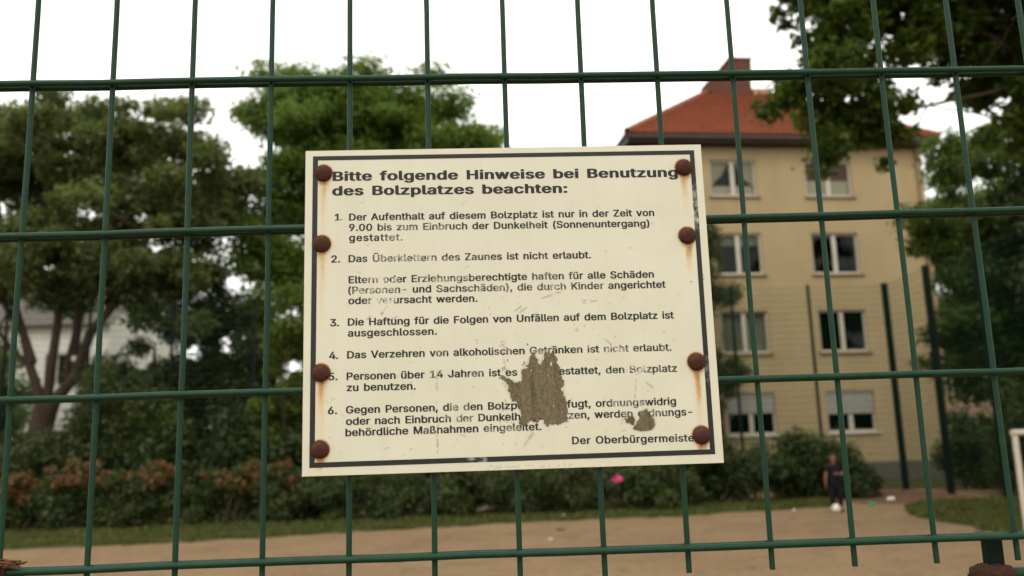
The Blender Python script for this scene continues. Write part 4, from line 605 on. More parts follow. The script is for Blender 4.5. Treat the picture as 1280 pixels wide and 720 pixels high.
GH = (
    ':94|48,50,68,48,81,41,87,31,90,20,88,11,80,0,68,-7,48,-10,28,-7,15,0,7,11,6,20,7,30,14,41,28,48|48,128,40,128,26,131,14,138,7,148,6,158,7,168,15,178,2'
    '7,185,40,188,48,188,56,188,68,185,80,178,88,168,90,158,87,147,81,138,68,131,56,128;B228|26,261,123,261,156,258,178,250,197,238,209,222,216,206,218,187'
    ',216,170,211,158,205,147,185,133,199,127,210,117,219,104,226,87,228,68,226,50,219,32,206,17,186,4,159,-5,126,-7,28,-7,18,-6,14,-4,11,-1,11,254,12,257,'
    '15,259|83,108,81,107,81,106,82,37,120,37,136,38,148,44,156,54,159,68,157,80,152,91,146,99,138,104,130,107|83,150,124,151,130,153,136,157,144,165,147,1'
    '75,149,186,146,201,138,211,128,217,118,218,83,218,81,217,81,152,81,151;H258|26,261,66,261,76,259,80,256,81,153,81,152,83,152,177,152,178,256,180,258,1'
    '86,260,198,262,233,261,240,260,246,256,247,0,246,-3,243,-5,233,-7,190,-7,183,-5,178,-2,177,108,176,108,83,109,81,108,80,-2,78,-4,73,-6,60,-8,26,-7,18,'
    '-6,12,-2,11,254,12,257,15,259;a195|173,-7,136,-7,123,-5,98,-10,78,-11,53,-9,32,-3,17,8,6,20,-2,36,-4,54,-2,69,4,82,13,94,23,101,38,108,68,115,110,120,'
    '117,123,119,127,118,138,110,153,103,157,93,157,83,152,77,147,67,133,56,130,46,130,38,131,8,140,4,142,1,145,1,147,11,163,21,175,36,186,56,194,76,198,93'
    ',199,110,199,128,197,144,192,158,185,171,174,180,161,186,146,187,125,187,0,186,-3,183,-5|118,80,86,75,75,71,70,67,66,60,65,52,66,45,69,39,73,34,80,31,'
    '90,31,99,34,106,40,113,49,117,57,119,69,119,79;b212|22,261,62,261,69,260,75,257,76,254,76,193,92,198,114,199,150,195,173,184,191,169,204,147,212,123,2'
    '14,94,212,65,204,41,191,21,173,4,149,-7,116,-11,92,-10,74,-4,59,-7,22,-7,12,-5,7,-1,7,254,8,257,11,259|109,157,105,156,98,152,88,142,81,130,77,114,75,'
    '95,77,75,82,59,88,46,98,36,109,31,114,32,123,37,132,47,139,58,144,75,145,95,144,114,139,129,132,142,123,152,116,156;c198|105,-11,72,-8,65,-6,42,4,24,2'
    '0,9,42,1,64,-2,94,1,123,9,147,23,168,41,184,65,194,72,196,105,199,122,198,140,195,157,189,169,182,180,173,188,163,195,151,200,138,198,134,190,131,158,'
    '124,142,124,138,126,133,128,130,137,122,148,113,154,105,157,98,156,90,151,80,141,73,127,69,112,67,94,69,75,73,60,80,47,90,37,98,32,105,31,114,34,123,4'
    '1,127,46,134,61,139,64,145,66,155,66,162,65,194,56,198,54,200,51,196,38,189,26,180,16,169,7,156,-1,142,-6,125,-10;d212|190,261,201,259,204,257,205,254'
    ',205,-1,200,-5,190,-7,152,-7,138,-4,122,-10,95,-11,65,-7,40,4,22,21,8,41,1,65,-2,94,1,123,8,147,24,170,39,184,62,195,98,199,120,198,136,194,136,254,13'
    '7,257,142,260,150,261|102,31,115,36,124,46,131,59,135,75,137,95,135,114,131,130,123,143,115,152,108,156,102,157,98,156,89,152,81,143,73,130,69,114,67,'
    '95,69,75,73,58,80,47,90,37,98,32;e202|102,199,125,198,146,193,164,184,178,173,188,159,198,142,203,122,205,97,204,83,200,80,192,78,69,77,69,69,74,54,81'
    ',44,91,36,100,32,108,31,115,33,126,40,130,46,136,56,140,58,148,60,163,59,195,50,201,47,201,44,195,30,185,17,172,6,155,-3,135,-9,105,-11,68,-7,42,4,24,'
    '20,9,42,1,65,-2,93,1,123,9,146,22,168,41,184,65,194|102,157,98,156,90,153,80,144,73,133,69,121,69,119,70,117,132,117,134,119,130,132,122,145,114,153,1'
    '08,156;f127|38,-7,26,-5,22,-3,21,0,21,156,-4,157,-11,159,-14,161,-16,164,-16,191,-12,195,-4,197,21,198,21,216,23,232,30,245,41,256,53,264,71,271,91,27'
    '2,106,272,130,268,138,264,140,260,133,233,130,230,118,227,108,227,98,229,95,227,91,219,90,199,91,198,121,197,131,193,133,190,133,163,128,159,121,157,9'
    '0,156,89,-2,84,-6,76,-7;g213|190,197,201,195,204,193,205,190,205,-4,202,-28,193,-47,180,-61,160,-73,130,-80,105,-82,82,-81,55,-76,37,-67,23,-57,14,-47'
    ',7,-37,6,-33,10,-30,38,-15,45,-13,55,-13,62,-14,68,-17,79,-30,90,-38,100,-41,112,-40,124,-34,133,-22,137,0,135,1,122,-3,98,-5,68,-2,40,9,22,25,9,44,1,'
    '68,-2,97,1,124,8,148,22,168,38,183,65,195,100,199,122,198,138,192,145,196,152,197|102,38,108,39,115,42,124,50,131,62,136,77,137,96,136,115,131,131,124'
    ',143,115,152,108,156,102,157,98,156,90,152,80,142,73,129,69,115,67,96,69,78,73,61,80,51,89,43,97,39;h205|22,261,62,261,72,259,75,256,76,193,86,196,112'
    ',199,142,196,165,188,179,177,188,162,196,142,198,121,198,0,197,-3,194,-5,184,-7,144,-7,134,-5,130,-2,129,118,126,135,118,149,110,155,104,157,95,154,89'
    ',148,82,139,77,128,76,113,75,-2,69,-6,56,-8,22,-7,14,-6,8,-2,7,254,8,257,11,259;i83|24,197,64,197,72,195,76,191,76,0,75,-3,72,-5,59,-7,19,-7,11,-5,7,-'
    '1,7,191,9,194,13,196|42,269,49,269,62,266,73,260,80,251,82,242,81,233,73,223,62,217,49,214,42,214,34,214,22,217,11,223,3,233,2,242,4,251,11,260,22,266'
    ',34,269;l95|24,261,64,261,72,259,76,255,76,50,77,39,79,34,94,34,103,30,104,28,109,1,108,-2,102,-5,92,-7,76,-8,64,-8,42,-5,35,-3,19,7,10,24,7,43,7,254,'
    '8,257,12,259;n205|22,197,62,197,69,195,74,192,86,196,112,199,139,197,162,189,178,176,189,161,195,142,198,120,198,-1,194,-5,184,-7,144,-7,134,-5,130,-2'
    ',129,118,126,135,118,149,110,155,104,157,95,154,89,148,82,139,77,128,76,113,75,-2,69,-6,56,-8,22,-7,14,-6,8,-2,7,190,8,193,11,195;o208|105,-11,72,-8,6'
    '5,-6,42,4,24,20,9,42,1,64,-2,94,1,123,9,147,23,168,41,184,65,194,72,196,105,199,141,195,165,184,185,168,199,147,207,123,210,94,207,64,199,42,184,20,16'
    '5,4,142,-6,135,-8|102,157,98,156,90,151,80,141,73,127,69,112,67,94,69,75,73,60,80,47,90,37,98,32,105,31,110,33,118,37,128,47,135,60,139,75,141,94,139,'
    '112,135,127,128,141,118,151,110,155;p212|22,-78,11,-76,8,-74,7,-71,7,191,12,195,22,197,62,197,69,195,74,192,92,198,116,199,149,195,172,184,191,168,204'
    ',147,212,123,214,94,212,65,204,42,191,21,175,5,149,-7,114,-11,92,-10,76,-5,75,-73,69,-77,62,-78|109,157,105,156,98,152,88,142,81,131,77,114,75,95,77,7'
    '5,82,59,88,46,98,36,109,31,114,32,123,37,132,47,139,58,144,75,145,95,144,114,139,130,132,142,123,152,115,156;s182|94,199,116,198,124,197,141,191,157,1'
    '83,167,172,175,160,181,144,178,141,171,138,141,132,128,132,121,134,116,136,110,147,104,155,98,157,91,158,82,154,76,148,73,139,75,130,79,125,88,121,98,'
    '117,126,111,149,103,169,90,171,88,181,72,185,53,182,36,174,22,161,8,145,-2,139,-4,118,-9,91,-12,61,-9,41,-3,26,5,12,18,4,31,-1,48,1,50,8,53,38,60,48,6'
    '0,57,59,64,56,72,42,78,35,85,32,91,31,98,32,106,35,112,42,115,51,113,58,109,65,104,69,94,72,64,79,38,88,19,101,8,118,4,136,7,153,14,167,27,181,44,190,'
    '64,196;t114|31,243,66,243,74,242,79,240,82,236,82,199,84,198,111,197,118,194,121,191,121,164,119,161,116,159,108,157,84,156,82,155,82,50,83,39,86,34,1'
    '06,34,114,33,119,30,120,28,126,1,125,-2,118,-5,91,-9,78,-9,54,-6,47,-4,29,8,18,24,13,46,13,155,11,156,-2,157,-9,158,-13,160,-16,163,-16,192,-12,195,-6'
    ',196,11,198,13,199,13,237,18,241;u205|184,-7,144,-7,136,-6,132,-3,119,-7,94,-10,66,-8,43,0,26,13,16,28,9,46,7,69,7,191,12,195,22,197,62,197,70,196,76,'
    '192,76,72,79,53,85,41,94,35,99,33,109,36,116,41,123,50,127,61,129,76,129,192,135,196,146,197,184,197,192,196,197,193,198,190,198,0,197,-3,194,-5;w284|'
    '64,-7,54,-5,50,-1,-8,189,-7,193,2,196,12,198,49,197,56,196,62,193,63,191,84,115,86,116,108,193,114,196,124,197,159,197,172,195,175,194,177,191,199,111'
    ',222,193,227,196,236,197,279,197,289,194,291,190,233,-3,224,-7,214,-8,179,-7,172,-6,166,-3,142,80,117,-3,112,-6,104,-7;z190|172,197,181,195,185,191,18'
    '4,163,88,36,169,36,182,34,185,32,188,29,187,-2,182,-6,172,-7,16,-7,6,-5,2,-1,3,25,102,153,22,154,10,156,6,158,5,161,5,190,6,193,12,196,22,197')

# ------------------------------------------------------------------ ochre apartment house
bh = empty('apartment_house', (9, 33, 0), R(4.5)); tag(bh, 'ochre four storey apartment house with red hipped tile roof and white windows', 'house')
X0, X1, DEP, WT = -2.3, 9.45, 10.0, 13.15
WX = [(.45, 2.35), (4.4, 6.35)]; WZ = [(1.80, 3.38), (4.88, 6.53), (7.95, 9.62), (11.1, 12.6)]
xs = [X0, WX[0][0], WX[0][1], WX[1][0], WX[1][1], X1]; zs = [.68] + [z for p in WZ for z in p] + [WT]
mb = MB()
for i in range(5):
    for j in range(len(zs) - 1):
        if i in (1, 3) and j % 2 == 1: 
            a, b, c_, d_ = xs[i], xs[i + 1], zs[j], zs[j + 1]; k = .22       # reveals
            mb.poly([(a, 0, c_), (b, 0, c_), (b, k, c_), (a, k, c_)]); mb.poly([(a, k, d_), (b, k, d_), (b, 0, d_), (a, 0, d_)])
            mb.poly([(a, 0, d_), (a, 0, c_), (a, k, c_), (a, k, d_)]); mb.poly([(b, 0, c_), (b, 0, d_), (b, k, d_), (b, k, c_)]); continue
        mb.poly([(xs[i], 0, zs[j]), (xs[i + 1], 0, zs[j]), (xs[i + 1], 0, zs[j + 1]), (xs[i], 0, zs[j + 1])])
mb.poly([(X0, DEP, .68), (X0, 0, .68), (X0, 0, WT), (X0, DEP, WT)]); mb.poly([(X1, 0, .68), (X1, DEP, .68), (X1, DEP, WT), (X1, 0, WT)]); mb.poly([(X1, DEP, .68), (X0, DEP, .68), (X0, DEP, WT), (X1, DEP, WT)])
mb.build('wall', M['ochre'], bh, recalc=False)
mb = MB(); mb.box(X0 - .02, X1 + .02, -.02, DEP + .02, -.3, .68); mb.build('plinth', M['plinth'], bh)
def window(x0, x1, z0, z1, row, colm):
    fr = MB(); k = .075; y = .10; T = .07
    fr.box(x0, x0 + k, y, y + T, z0, z1); fr.box(x1 - k, x1, y, y + T, z0, z1); fr.box(x0 + k, x1 - k, y, y + T, z0, z0 + k + .03); fr.box(x0 + k, x1 - k, y, y + T, z1 - k, z1)
    xm = (x0 + x1) / 2; fr.box(xm - .085, xm + .085, y - .006, y + T - .01, z0 + k + .03, z1 - k)
    f = fr.build('window', M['pvc'], bh)
    for (a, b) in ((x0 + k, xm - .085), (xm + .085, x1 - k)):
        g = MB(); g.box(a, b, y + .03, y + .036, z0 + k + .03, z1 - k); g.build('pane', M['glass'], f)
    s = MB(); s.box(x0 - .10, x1 + .12, -.09, .10, z0 - .055, z0 - .002); s.build('sill', M['sill'] if row else M['pvc'], f)
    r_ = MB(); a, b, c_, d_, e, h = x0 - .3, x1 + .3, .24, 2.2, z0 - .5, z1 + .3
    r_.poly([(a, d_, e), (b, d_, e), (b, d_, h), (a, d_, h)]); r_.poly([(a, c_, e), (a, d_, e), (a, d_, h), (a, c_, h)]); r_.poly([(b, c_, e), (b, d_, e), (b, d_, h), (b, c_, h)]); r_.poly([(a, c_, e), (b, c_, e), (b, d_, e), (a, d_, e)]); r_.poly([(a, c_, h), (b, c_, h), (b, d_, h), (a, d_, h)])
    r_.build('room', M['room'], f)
    def cloth(pts_top, pts_bot, mat, name='curtain', n=40, yy=.20):
        q = MB(); v = []
        for i in range(n + 1):
            t_ = i / n; w_ = .018 * math.sin(t_ * n * 1.3) + .008 * math.sin(t_ * n * 3.1)
            def lp(P): 
                s_ = t_ * (len(P) - 1); j = min(int(s_), len(P) - 2); u_ = s_ - j; return (P[j][0] + (P[j + 1][0] - P[j][0]) * u_, P[j][1] + (P[j + 1][1] - P[j][1]) * u_)
            a_, b_ = lp(pts_top), lp(pts_bot); v += [(a_[0], yy + w_, a_[1]), (b_[0], yy + w_, b_[1])]
        q.mesh(v, [(2 * i, 2 * i + 2, 2 * i + 3, 2 * i + 1) for i in range(n)], True); q.build(name, mat, f, recalc=False)
    H = z1 - z0
    if row == 3 and colm == 0:
        cloth([(x0 + .05, z1 - .05), (xm - .12, z1 - .1)], [(x0 + .05, z0 + .5), (x0 + .25, z0 + .62)], M['curtain'])
        cloth([(xm - .1, z1 - .05), (x0 + .5, z1 - .3)], [(x0 + .55, z0 + .9), (x0 + .1, z0 + .55)], M['curtain'], yy=.23)
        cloth([(xm + .2, z1 - .05), (x1 - .05, z1 - .05)], [(x1 - .45, z0 + .75), (x1 - .05, z0 + .5)], M['curtain'])
        cloth([(x0 + .05, z0 + .5), (x1 - .05, z0 + .5)], [(x0 + .05, z0 + .02), (x1 - .05, z0 + .02)], M['curtain'], yy=.26)
    if row == 3 and colm == 1:
        cloth([(x0 + .05, z1 - .02), (x1 - .05, z1 - .02)], [(x0 + .05, z0 + .72), (x1 - .05, z0 + .72)], M['redcurtain'], 'blind', yy=.24)
        cloth([(x0 + .05, z0 + .72), (x1 - .05, z0 + .72)], [(x0 + .05, z0 + .02), (x1 - .05, z0 + .02)], M['curtain'], yy=.22)
    if row == 1 and colm == 0: cloth([(x0 + .05, z1 - .02), (x1 - .05, z1 - .02)], [(x0 + .05, z0 + .02), (x1 - .05, z0 + .02)], M['greencurtain'], yy=.26, n=70)
    if row == 2 and colm == 0: cloth([(x0 + .05, z1 - .02), (x1 - .05, z1 - .02)], [(x0 + .05, z1 - .45), (x1 - .05, z1 - .45)], M['greencurtain'], yy=.26)
    if row == 0:
        sh = MB(); zz = z1 - .01; low = z0 + H * (.48 if colm else .52)
        while zz > low: sh.box(x0 + .02, x1 - .02, .055 , .078, zz - .046, zz - .004); sh.box(x0 + .03, x1 - .03, .06, .07, zz - .05, zz - .04); zz -= .05
        o = sh.build('roller_shutter', M['shutter'], f); o['kind'] = 'stuff'
    return f
for j, (z0, z1) in enumerate(WZ):
    for i, (a, b) in enumerate(WX): window(a, b, z0, z1, j, i)
# roof in stepped tile courses
EX0, EX1, EY0, EY1, EZ = -2.95, 10.0, -.55, DEP + .55, 13.5
RX0, RX1, RY, RZ = 2.7, 4.35, 5.0, 17.65
mb = MB(); N = 26
A, B_, C_, D_ = Vector((EX0, EY0, EZ)), Vector((EX1, EY0, EZ)), Vector((EX1, EY1, EZ)), Vector((EX0, EY1, EZ)); P, Q = Vector((RX0, RY, RZ)), Vector((RX1, RY, RZ))
for (l0, r0, l1, r1) in ((A, B_, P, Q), (B_, C_, Q, Q), (C_, D_, Q, P), (D_, A, P, P)):
    nr = (r0 - l0).cross(l1 - l0).normalized()
    if nr.z < 0: nr = -nr
    for i in range(N):
        t0, t1 = i / N, (i + 1) / N
        a, b, c_, d_ = l0.lerp(l1, t0), r0.lerp(r1, t0), r0.lerp(r1, t1), l0.lerp(l1, t1); u_ = nr * .07
        mb.poly([a + u_, b + u_, c_ + nr * .01, d_ + nr * .01]); mb.poly([a, b, b + u_, a + u_])
roof = mb.build('roof', M['tile'], bh, recalc=False)
mb = MB()
for a, b in ((A, P), (B_, Q), (C_, Q), (D_, P), (P, Q)):
    n_ = int((b - a).length / .38)
    for i in range(n_): mb.tube([a.lerp(b, i / n_) + Vector((0, 0, .05)), a.lerp(b, (i + 1.08) / n_) + Vector((0, 0, .05))], [.15, .12], 7, False)
mb.build('ridge_tiles', M['tile'], roof)
mb = MB(); mb.box(EX0 + .04, EX1 - .04, EY0 + .04, EY1 - .04, 13.16, 13.49); mb.build('eaves', M['fascia'], bh)
mb = MB(); prof = [(EY0 - .10, 13.40), (EY0 - .11, 13.30), (EY0 - .05, 13.24), (EY0 + .02, 13.25), (EY0 + .03, 13.38)]
for a, b in zip(prof, prof[1:]): mb.poly([(EX0, a[0], a[1]), (EX1, a[0], a[1]), (EX1, b[0], b[1]), (EX0, b[0], b[1])])
mb.build('gutter', M['fascia'], bh)
mb = MB(); mb.box(2.45, 4.40, 4.4, 5.7, 16.6, 18.05); mb.box(3.5, 4.40, 4.42, 5.68, 18.05, 18.3); mb.box(3.42, 4.45, 4.35, 5.75, 18.3, 18.95); ch = mb.build('chimney', M['brick'], bh)
mb = MB(); mb.box(3.38, 4.49, 4.31, 5.79, 18.95, 19.05); mb.build('chimney_cap', M['brick'], ch)
mb = MB(); mb.box(4.55, 5.3, 4.5, 5.4, 17.2, 17.62); mb.build('roof_hatch', M['beigewall'], bh)
mb = MB(); mb.tube([(-1.95, 1.2, 14.2), (-1.95, 1.2, 15.25)], .018, 6)
for k, z in enumerate((15.2, 15.05, 14.9)): mb.tube([(-2.35 + k * .05, 1.2, z + .12), (-1.6 - k * .05, 1.2, z - .1)], .012, 5)
mb.build('aerial', M['alu'], bh)
mb = MB(); mb.tube([(X1 - .25, -.06, .7), (X1 - .25, -.06, 13.2)], .05, 8); mb.build('downpipe', M['sill'], bh)

# pale house seen through the left tree, and a beige one at the far right
def small_house(name, label, loc, rz, W, Dp, H, roofh, wallm, roofm, wins, gable=True):
    h = empty(name, loc, rz); tag(h, label, 'house')
    mb = MB(); us = sorted({0, W, *[u for q in wins for u in (q[0], q[0] + q[2])]}); vs = sorted({0, H, *[v for q in wins for v in (q[1], q[1] + q[3])]})
    for a, b in zip(us, us[1:]):
        for c_, d_ in zip(vs, vs[1:]):
            if any(q[0] <= (a + b) / 2 <= q[0] + q[2] and q[1] <= (c_ + d_) / 2 <= q[1] + q[3] for q in wins): continue
            mb.poly([(a, 0, c_), (b, 0, c_), (b, 0, d_), (a, 0, d_)])
    mb.poly([(0, 0, 0), (0, 0, H), (0, Dp, H), (0, Dp, 0)]); mb.poly([(W, 0, 0), (W, Dp, 0), (W, Dp, H), (W, 0, H)]); mb.poly([(0, Dp, 0), (0, Dp, H), (W, Dp, H), (W, Dp, 0)])
    if gable:
        for x in (0, W): mb.poly([(x, 0, H), (x, Dp, H), (x, Dp / 2, H + roofh)])
    mb.build('wall', wallm, h, recalc=False)
    r_ = MB(); o = .4; nc = 18
    for s_ in (0, 1):
        for i in range(nc):
            def pt(x, t_, up_): 
                y = -o + (Dp / 2 + o) * t_; y = y if s_ == 0 else Dp - y; return (x, y, H - .15 + (roofh + .35) * t_ + up_)
            r_.poly([pt(-o, i / nc, .06), pt(W + o, i / nc, .06), pt(W + o, (i + 1) / nc, .01), pt(-o, (i + 1) / nc, .01)]); r_.poly([pt(-o, i / nc, -.05), pt(W + o, i / nc, -.05), pt(W + o, i / nc, .06), pt(-o, i / nc, .06)])
    rf = r_.build('roof', roofm, h, recalc=False)
    c_ = MB(); c_.box(W * .62, W * .62 + .7, Dp / 2 - .4, Dp / 2 + .4, H + roofh - .6, H + roofh + 1); c_.build('chimney', M['brick'], rf)
    for (u, v, ww, hh) in wins:
        f = MB(); k = .07; f.box(u, u + k, .08, .14, v, v + hh); f.box(u + ww - k, u + ww, .08, .14, v, v + hh); f.box(u + k, u + ww - k, .08, .14, v, v + k); f.box(u + k, u + ww - k, .08, .14, v + hh - k, v + hh); f.box(u + ww / 2 - .04, u + ww / 2 + .04, .075, .135, v + k, v + hh - k)
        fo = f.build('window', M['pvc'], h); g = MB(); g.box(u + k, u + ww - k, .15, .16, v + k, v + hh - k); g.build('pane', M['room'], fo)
    return h
small_house('house', 'off-white house with grey-brown roof half hidden behind the forked tree', (-30.5, 43, 0), R(-3), 13.2, 9, 8.2, 3.4, M['whitewall'], M['slate'],
            [(1.5, 4.9, 1.2, 1.5), (4.2, 4.9, 1.2, 1.5), (7.4, 5.6, 1.0, 1.2), (10.2, 5.2, 1.1, 1.5), (1.5, 1.5, 1.2, 1.6), (4.6, 1.5, 1.2, 1.6), (7.6, 1.5, 1.2, 1.6), (10.4, 1.5, 1.2, 1.6)])
small_house('house', 'beige house glimpsed low between the ochre house and the dark trees', (23.6, 46, 0), R(2), 12, 9, 6.6, 3, M['beigewall'], M['slate'], [(1.2, 4.0, 1.2, 1.3), (5.0, 4.0, 1.2, 1.3), (1.2, 1.2, 1.2, 1.4), (5.0, 1.2, 1.2, 1.4)])
# two trees behind the houses, glimpsed in the gaps
for i, (x, y, h, rx, lab) in enumerate([(-20.5, 38, 7.0, 2.4, 'green tree standing in front of the off-white house at the far left'), (22.6, 37.5, 15.5, 3.6, 'tall green tree filling the gap just right of the ochre house'), (27.5, 36, 15.0, 3.6, 'tall tree behind the right side trees, glimpsed through their gaps'), (4.2, 34.5, 9.0, 2.6, 'leafy tree hidden behind the sign, left of the ochre house')]):
    cl = scatter([(x, y, h * .6, rx, rx, h * .4)], 44 + 40 * (i > 0), .5, .95, .65, 140 + i)
    tree('distant_tree', lab, 'tree', (x, y, 0), [(x, y, 0, .2), (x, y, h * .4, .15), (x, y, h * .7, .08)], [((x, y, h * .3), (x + 1.2, y, h * .7), .08, .03), ((x, y, h * .35), (x - 1.2, y, h * .65), .08, .03)], cl, 22000 + 26000 * (i > 0), .10, M['lf_b' if i == 1 else 'lf_c'], M['darkbark'])

# ------------------------------------------------------------------ near welded mesh fence
FY, ZT, FX, SX = 1.0769, 2.0775, -.5528, .1001
fp = empty('mesh_fence_panel', (0, FY, 1.449)); tag(fp, 'green double wire mesh fence panel across the whole view', 'fence')
mb = MB(); pts = [(rnd.uniform(-.0006, .0006) * (0 < i < 20), rnd.uniform(-.0006, .0006) * (0 < i < 20), 2.05 * i / 20) for i in range(21)]
mb.tube(pts, .0034, 12); vme = mb.data('vertical_wire'); vme.materials.append(M['wire'])
XL, XR = FX - 20.5 * SX, FX + 31.5 * SX
mb = MB(); mb.tube([(XL + (XR - XL) * i / 56, rnd.uniform(-.0005, .0005), rnd.uniform(-.0007, .0007)) for i in range(57)], .0041, 12); hme = mb.data('horizontal_wire'); hme.materials.append(M['wire'])
NV = 27
for k in range(-20, 32):
    o = link('vertical_wire', vme, parent=fp, loc=(FX + SX * k, 0, 0)); o.rotation_euler = (0, 0, k * 1.3)
wd = MB()
for r_ in range(-7, 4):
    z = ZT - .2 * r_ - 1.449
    dz, tl = {0: (-.0038, -.0018), 1: (.0005, -.0058), 2: (-.002, .0), 3: (.001, .001)}.get(r_, (0, 0))     # the panel is slightly bent
    z += dz
    for dy in (-.0075, .0075):
        o = link('horizontal_wire', hme, parent=fp, loc=(0, dy, z)); o.rotation_euler = (0, tl, 0)
    for k in range(-20, 32):                                # weld beads where the wires cross
        for dy in (-.0045, .0045):
            zw = z - math.tan(tl) * (FX + SX * k) + .0022; wd.tube([(FX + SX * k - .0042, dy, zw), (FX + SX * k + .0042, dy, zw)], [.0022, .0016], 6)
o = wd.build('weld_beads', M['wire'], fp); o['kind'] = 'stuff'
# post with the rusty cap that carries the panel, and the lower rail beside it
lf = empty('lower_fence', (.63, FY + .012, 0)); tag(lf, 'lower green rail fence with a rust capped post at the bottom right corner', 'fence')
mb = MB(); mb.box(-.017, .017, -.017, .017, 0, 1.430); mb.build('post', M['wire'], lf, loc=(-.008, .01, 0))
mb = MB(); mb.box(-.0105, .0095, -.006, .006, 1.430, 1.4735); mb.build('bracket', M['dpost'], lf, loc=(-.0045, 0, 0))
mb = MB(); r2 = random.Random(3); vs = []; n = 26
for (q, h) in [(.001, 1.4445), (.008, 1.4450), (.015, 1.4435), (.0205, 1.4415), (.0245, 1.4385), (.0262, 1.4340), (.0255, 1.4290), (.0262, 1.4230), (.0215, 1.4200)]:
    for k in range(n):
        a = 6.283185 * k / n; e = 1 + .05 * math.sin(a * 2 + 1) + r2.uniform(-.035, .035); vs.append((q * e * math.cos(a), q * e * math.sin(a), h + r2.uniform(-.0009, .0009)))
mb.mesh(vs, [(a * n + k, a * n + (k + 1) % n, (a + 1) * n + (k + 1) % n, (a + 1) * n + k) for a in range(8) for k in range(n)], True)
mb.build('rusty_cap', M['oldrust'], lf, loc=(-.008, 0, 0))
rail = MB(); rail.tube([(.012, 0, 0), (1.4, 0, 0)], .0065, 12); rme = rail.data('rail'); rme.materials.append(M['wire'])
for z in (1.4325, 1.05, .65, .25): link('rail', rme, parent=lf, loc=(0, 0, z))
bar = MB(); bar.tube([(0, 0, .02), (0, 0, 1.43)], .004, 8); bme = bar.data('bar'); bme.materials.append(M['wire'])
for k in range(12): link('bar', bme, parent=lf, loc=(.1 + k * .11, .0105, 0))
# left-hand post with a rusty clamp and dry stalks caught in it
lp = empty('fence_post', (-.575, FY + .012, 0)); tag(lp, 'green fence post with a corroded clamp at the bottom left corner', 'post')
mb = MB(); mb.box(-.022, .022, .012, .05, 0, 1.476); mb.build('post', M['wire'], lp)
mb = MB(); mb.box(-.02, .036, -.026, -.014, 1.467, 1.4845); mb.box(-.02, .030, -.030, .012, 1.471, 1.4880); mb.lathe([(.009, -.033), (.008, -.038), (.0001, -.040)], 10, 'y', (.024, 0, 1.478)); mb.build('clamp', M['oldrust'], lp)
mb = MB(); r2 = random.Random(5)
for i in range(22):
    x = r2.uniform(.0, .034); a = r2.uniform(-.4, .4)
    mb.tube([(x - .01, -.018 + r2.uniform(-.01, .01), 1.484 + r2.uniform(0, .006)), (x + .006, -.018 + r2.uniform(-.012, .012), 1.487 + r2.uniform(-.002, .006)), (x + .022, -.018 + r2.uniform(-.01, .01), 1.484 + a * .01 + r2.uniform(0, .005))], [.0014, .0017, .0008], 5)
mb.build('dry_stalks', M['straw'], lp)

# ------------------------------------------------------------------ the notice
BIG = [(274.8,136.8),(276.8,139.6),(278.5,134.8),(282.1,130),(285,123.3),(286.7,128.9),(289.9,137.3),(292.8,139.1),(296.5,136.2),(302,134.2),(304.8,131.3),(303.6,126.6),(307,116.1),(308.6,110.4),(310.9,97.3),(312.2,84.2),(314.4,69.3),(315.1,54.5),(306.2,52.6),(296.9,51.8),(288.4,50.2),(285.8,53.6),(286,59.1),(281.4,60.1),(279.9,55.6),(274.6,54.8),(272.1,60.4),(268.2,55.9),(265.3,52.4),(259.7,52.5),(257,56.3),(261,63.5),(258.8,69.1),(256.7,74.7),(254.1,80.3),(248.5,80.5),(246.9,88),(244.2,93.6),(243.5,101.1),(239,106.8),(234.4,109.2),(237.3,112.4),(241.9,109.5),(248.3,105.6),(254.8,102.6),(260.4,102.5),(261.7,111.8),(261.9,118.3),(267.7,122.8),(271.8,132.1)]
S1 = [(383.3,56.1),(387.9,58),(394,57.8),(395.8,52.7),(394.5,47.8),(389.6,50.9)]
S2 = [(393.2,43.8),(397.6,48.7),(402.1,55.6),(401.4,61.6),(406.7,64.5),(410.9,66.4),(412.6,60.3),(418.4,55.1),(419.6,48),(415.6,42.1),(407.3,40.8),(399.2,41.6)]
sg = empty('notice_sign', (-.205, 1.062, 1.5755)); tag(sg, 'cream notice sign in German with black border, eight rusty bolts and torn residue', 'sign')
W_, H_ = 500, 399; st = 1.25; nu, nv = int(W_ / st), int(H_ / st) 
U, Vv = np.meshgrid(np.linspace(0, 500, nu + 1), np.linspace(0, 399, nv + 1))
def nz(seed, sx_, sy_):
    g_ = np.random.default_rng(seed).uniform(0, 1, (int(400 / sy_) + 3, int(500 / sx_) + 3)); x = U / sx_; y = Vv / sy_; xi = x.astype(int); yi = y.astype(int); fx = x - xi; fy = y - yi
    fx = fx * fx * (3 - 2 * fx); fy = fy * fy * (3 - 2 * fy)
    return (g_[yi, xi] * (1 - fx) + g_[yi, xi + 1] * fx) * (1 - fy) + (g_[yi + 1, xi] * (1 - fx) + g_[yi + 1, xi + 1] * fx) * fy
rust = np.zeros_like(U); streakn = nz(1, 2.2, 60) * .6 + nz(2, 4, 20) * .4
spec = [(.9, 95, 7.5, .36), (.9, 90, 7.0, .32), (.9, 95, 6.5, .44), (.9, 26, 7, .6), (.95, 60, 6.5, .44), (1, 44, 6.0, .55), (1, 80, 6.0, .52), (1.1, 24, 8, .7)]
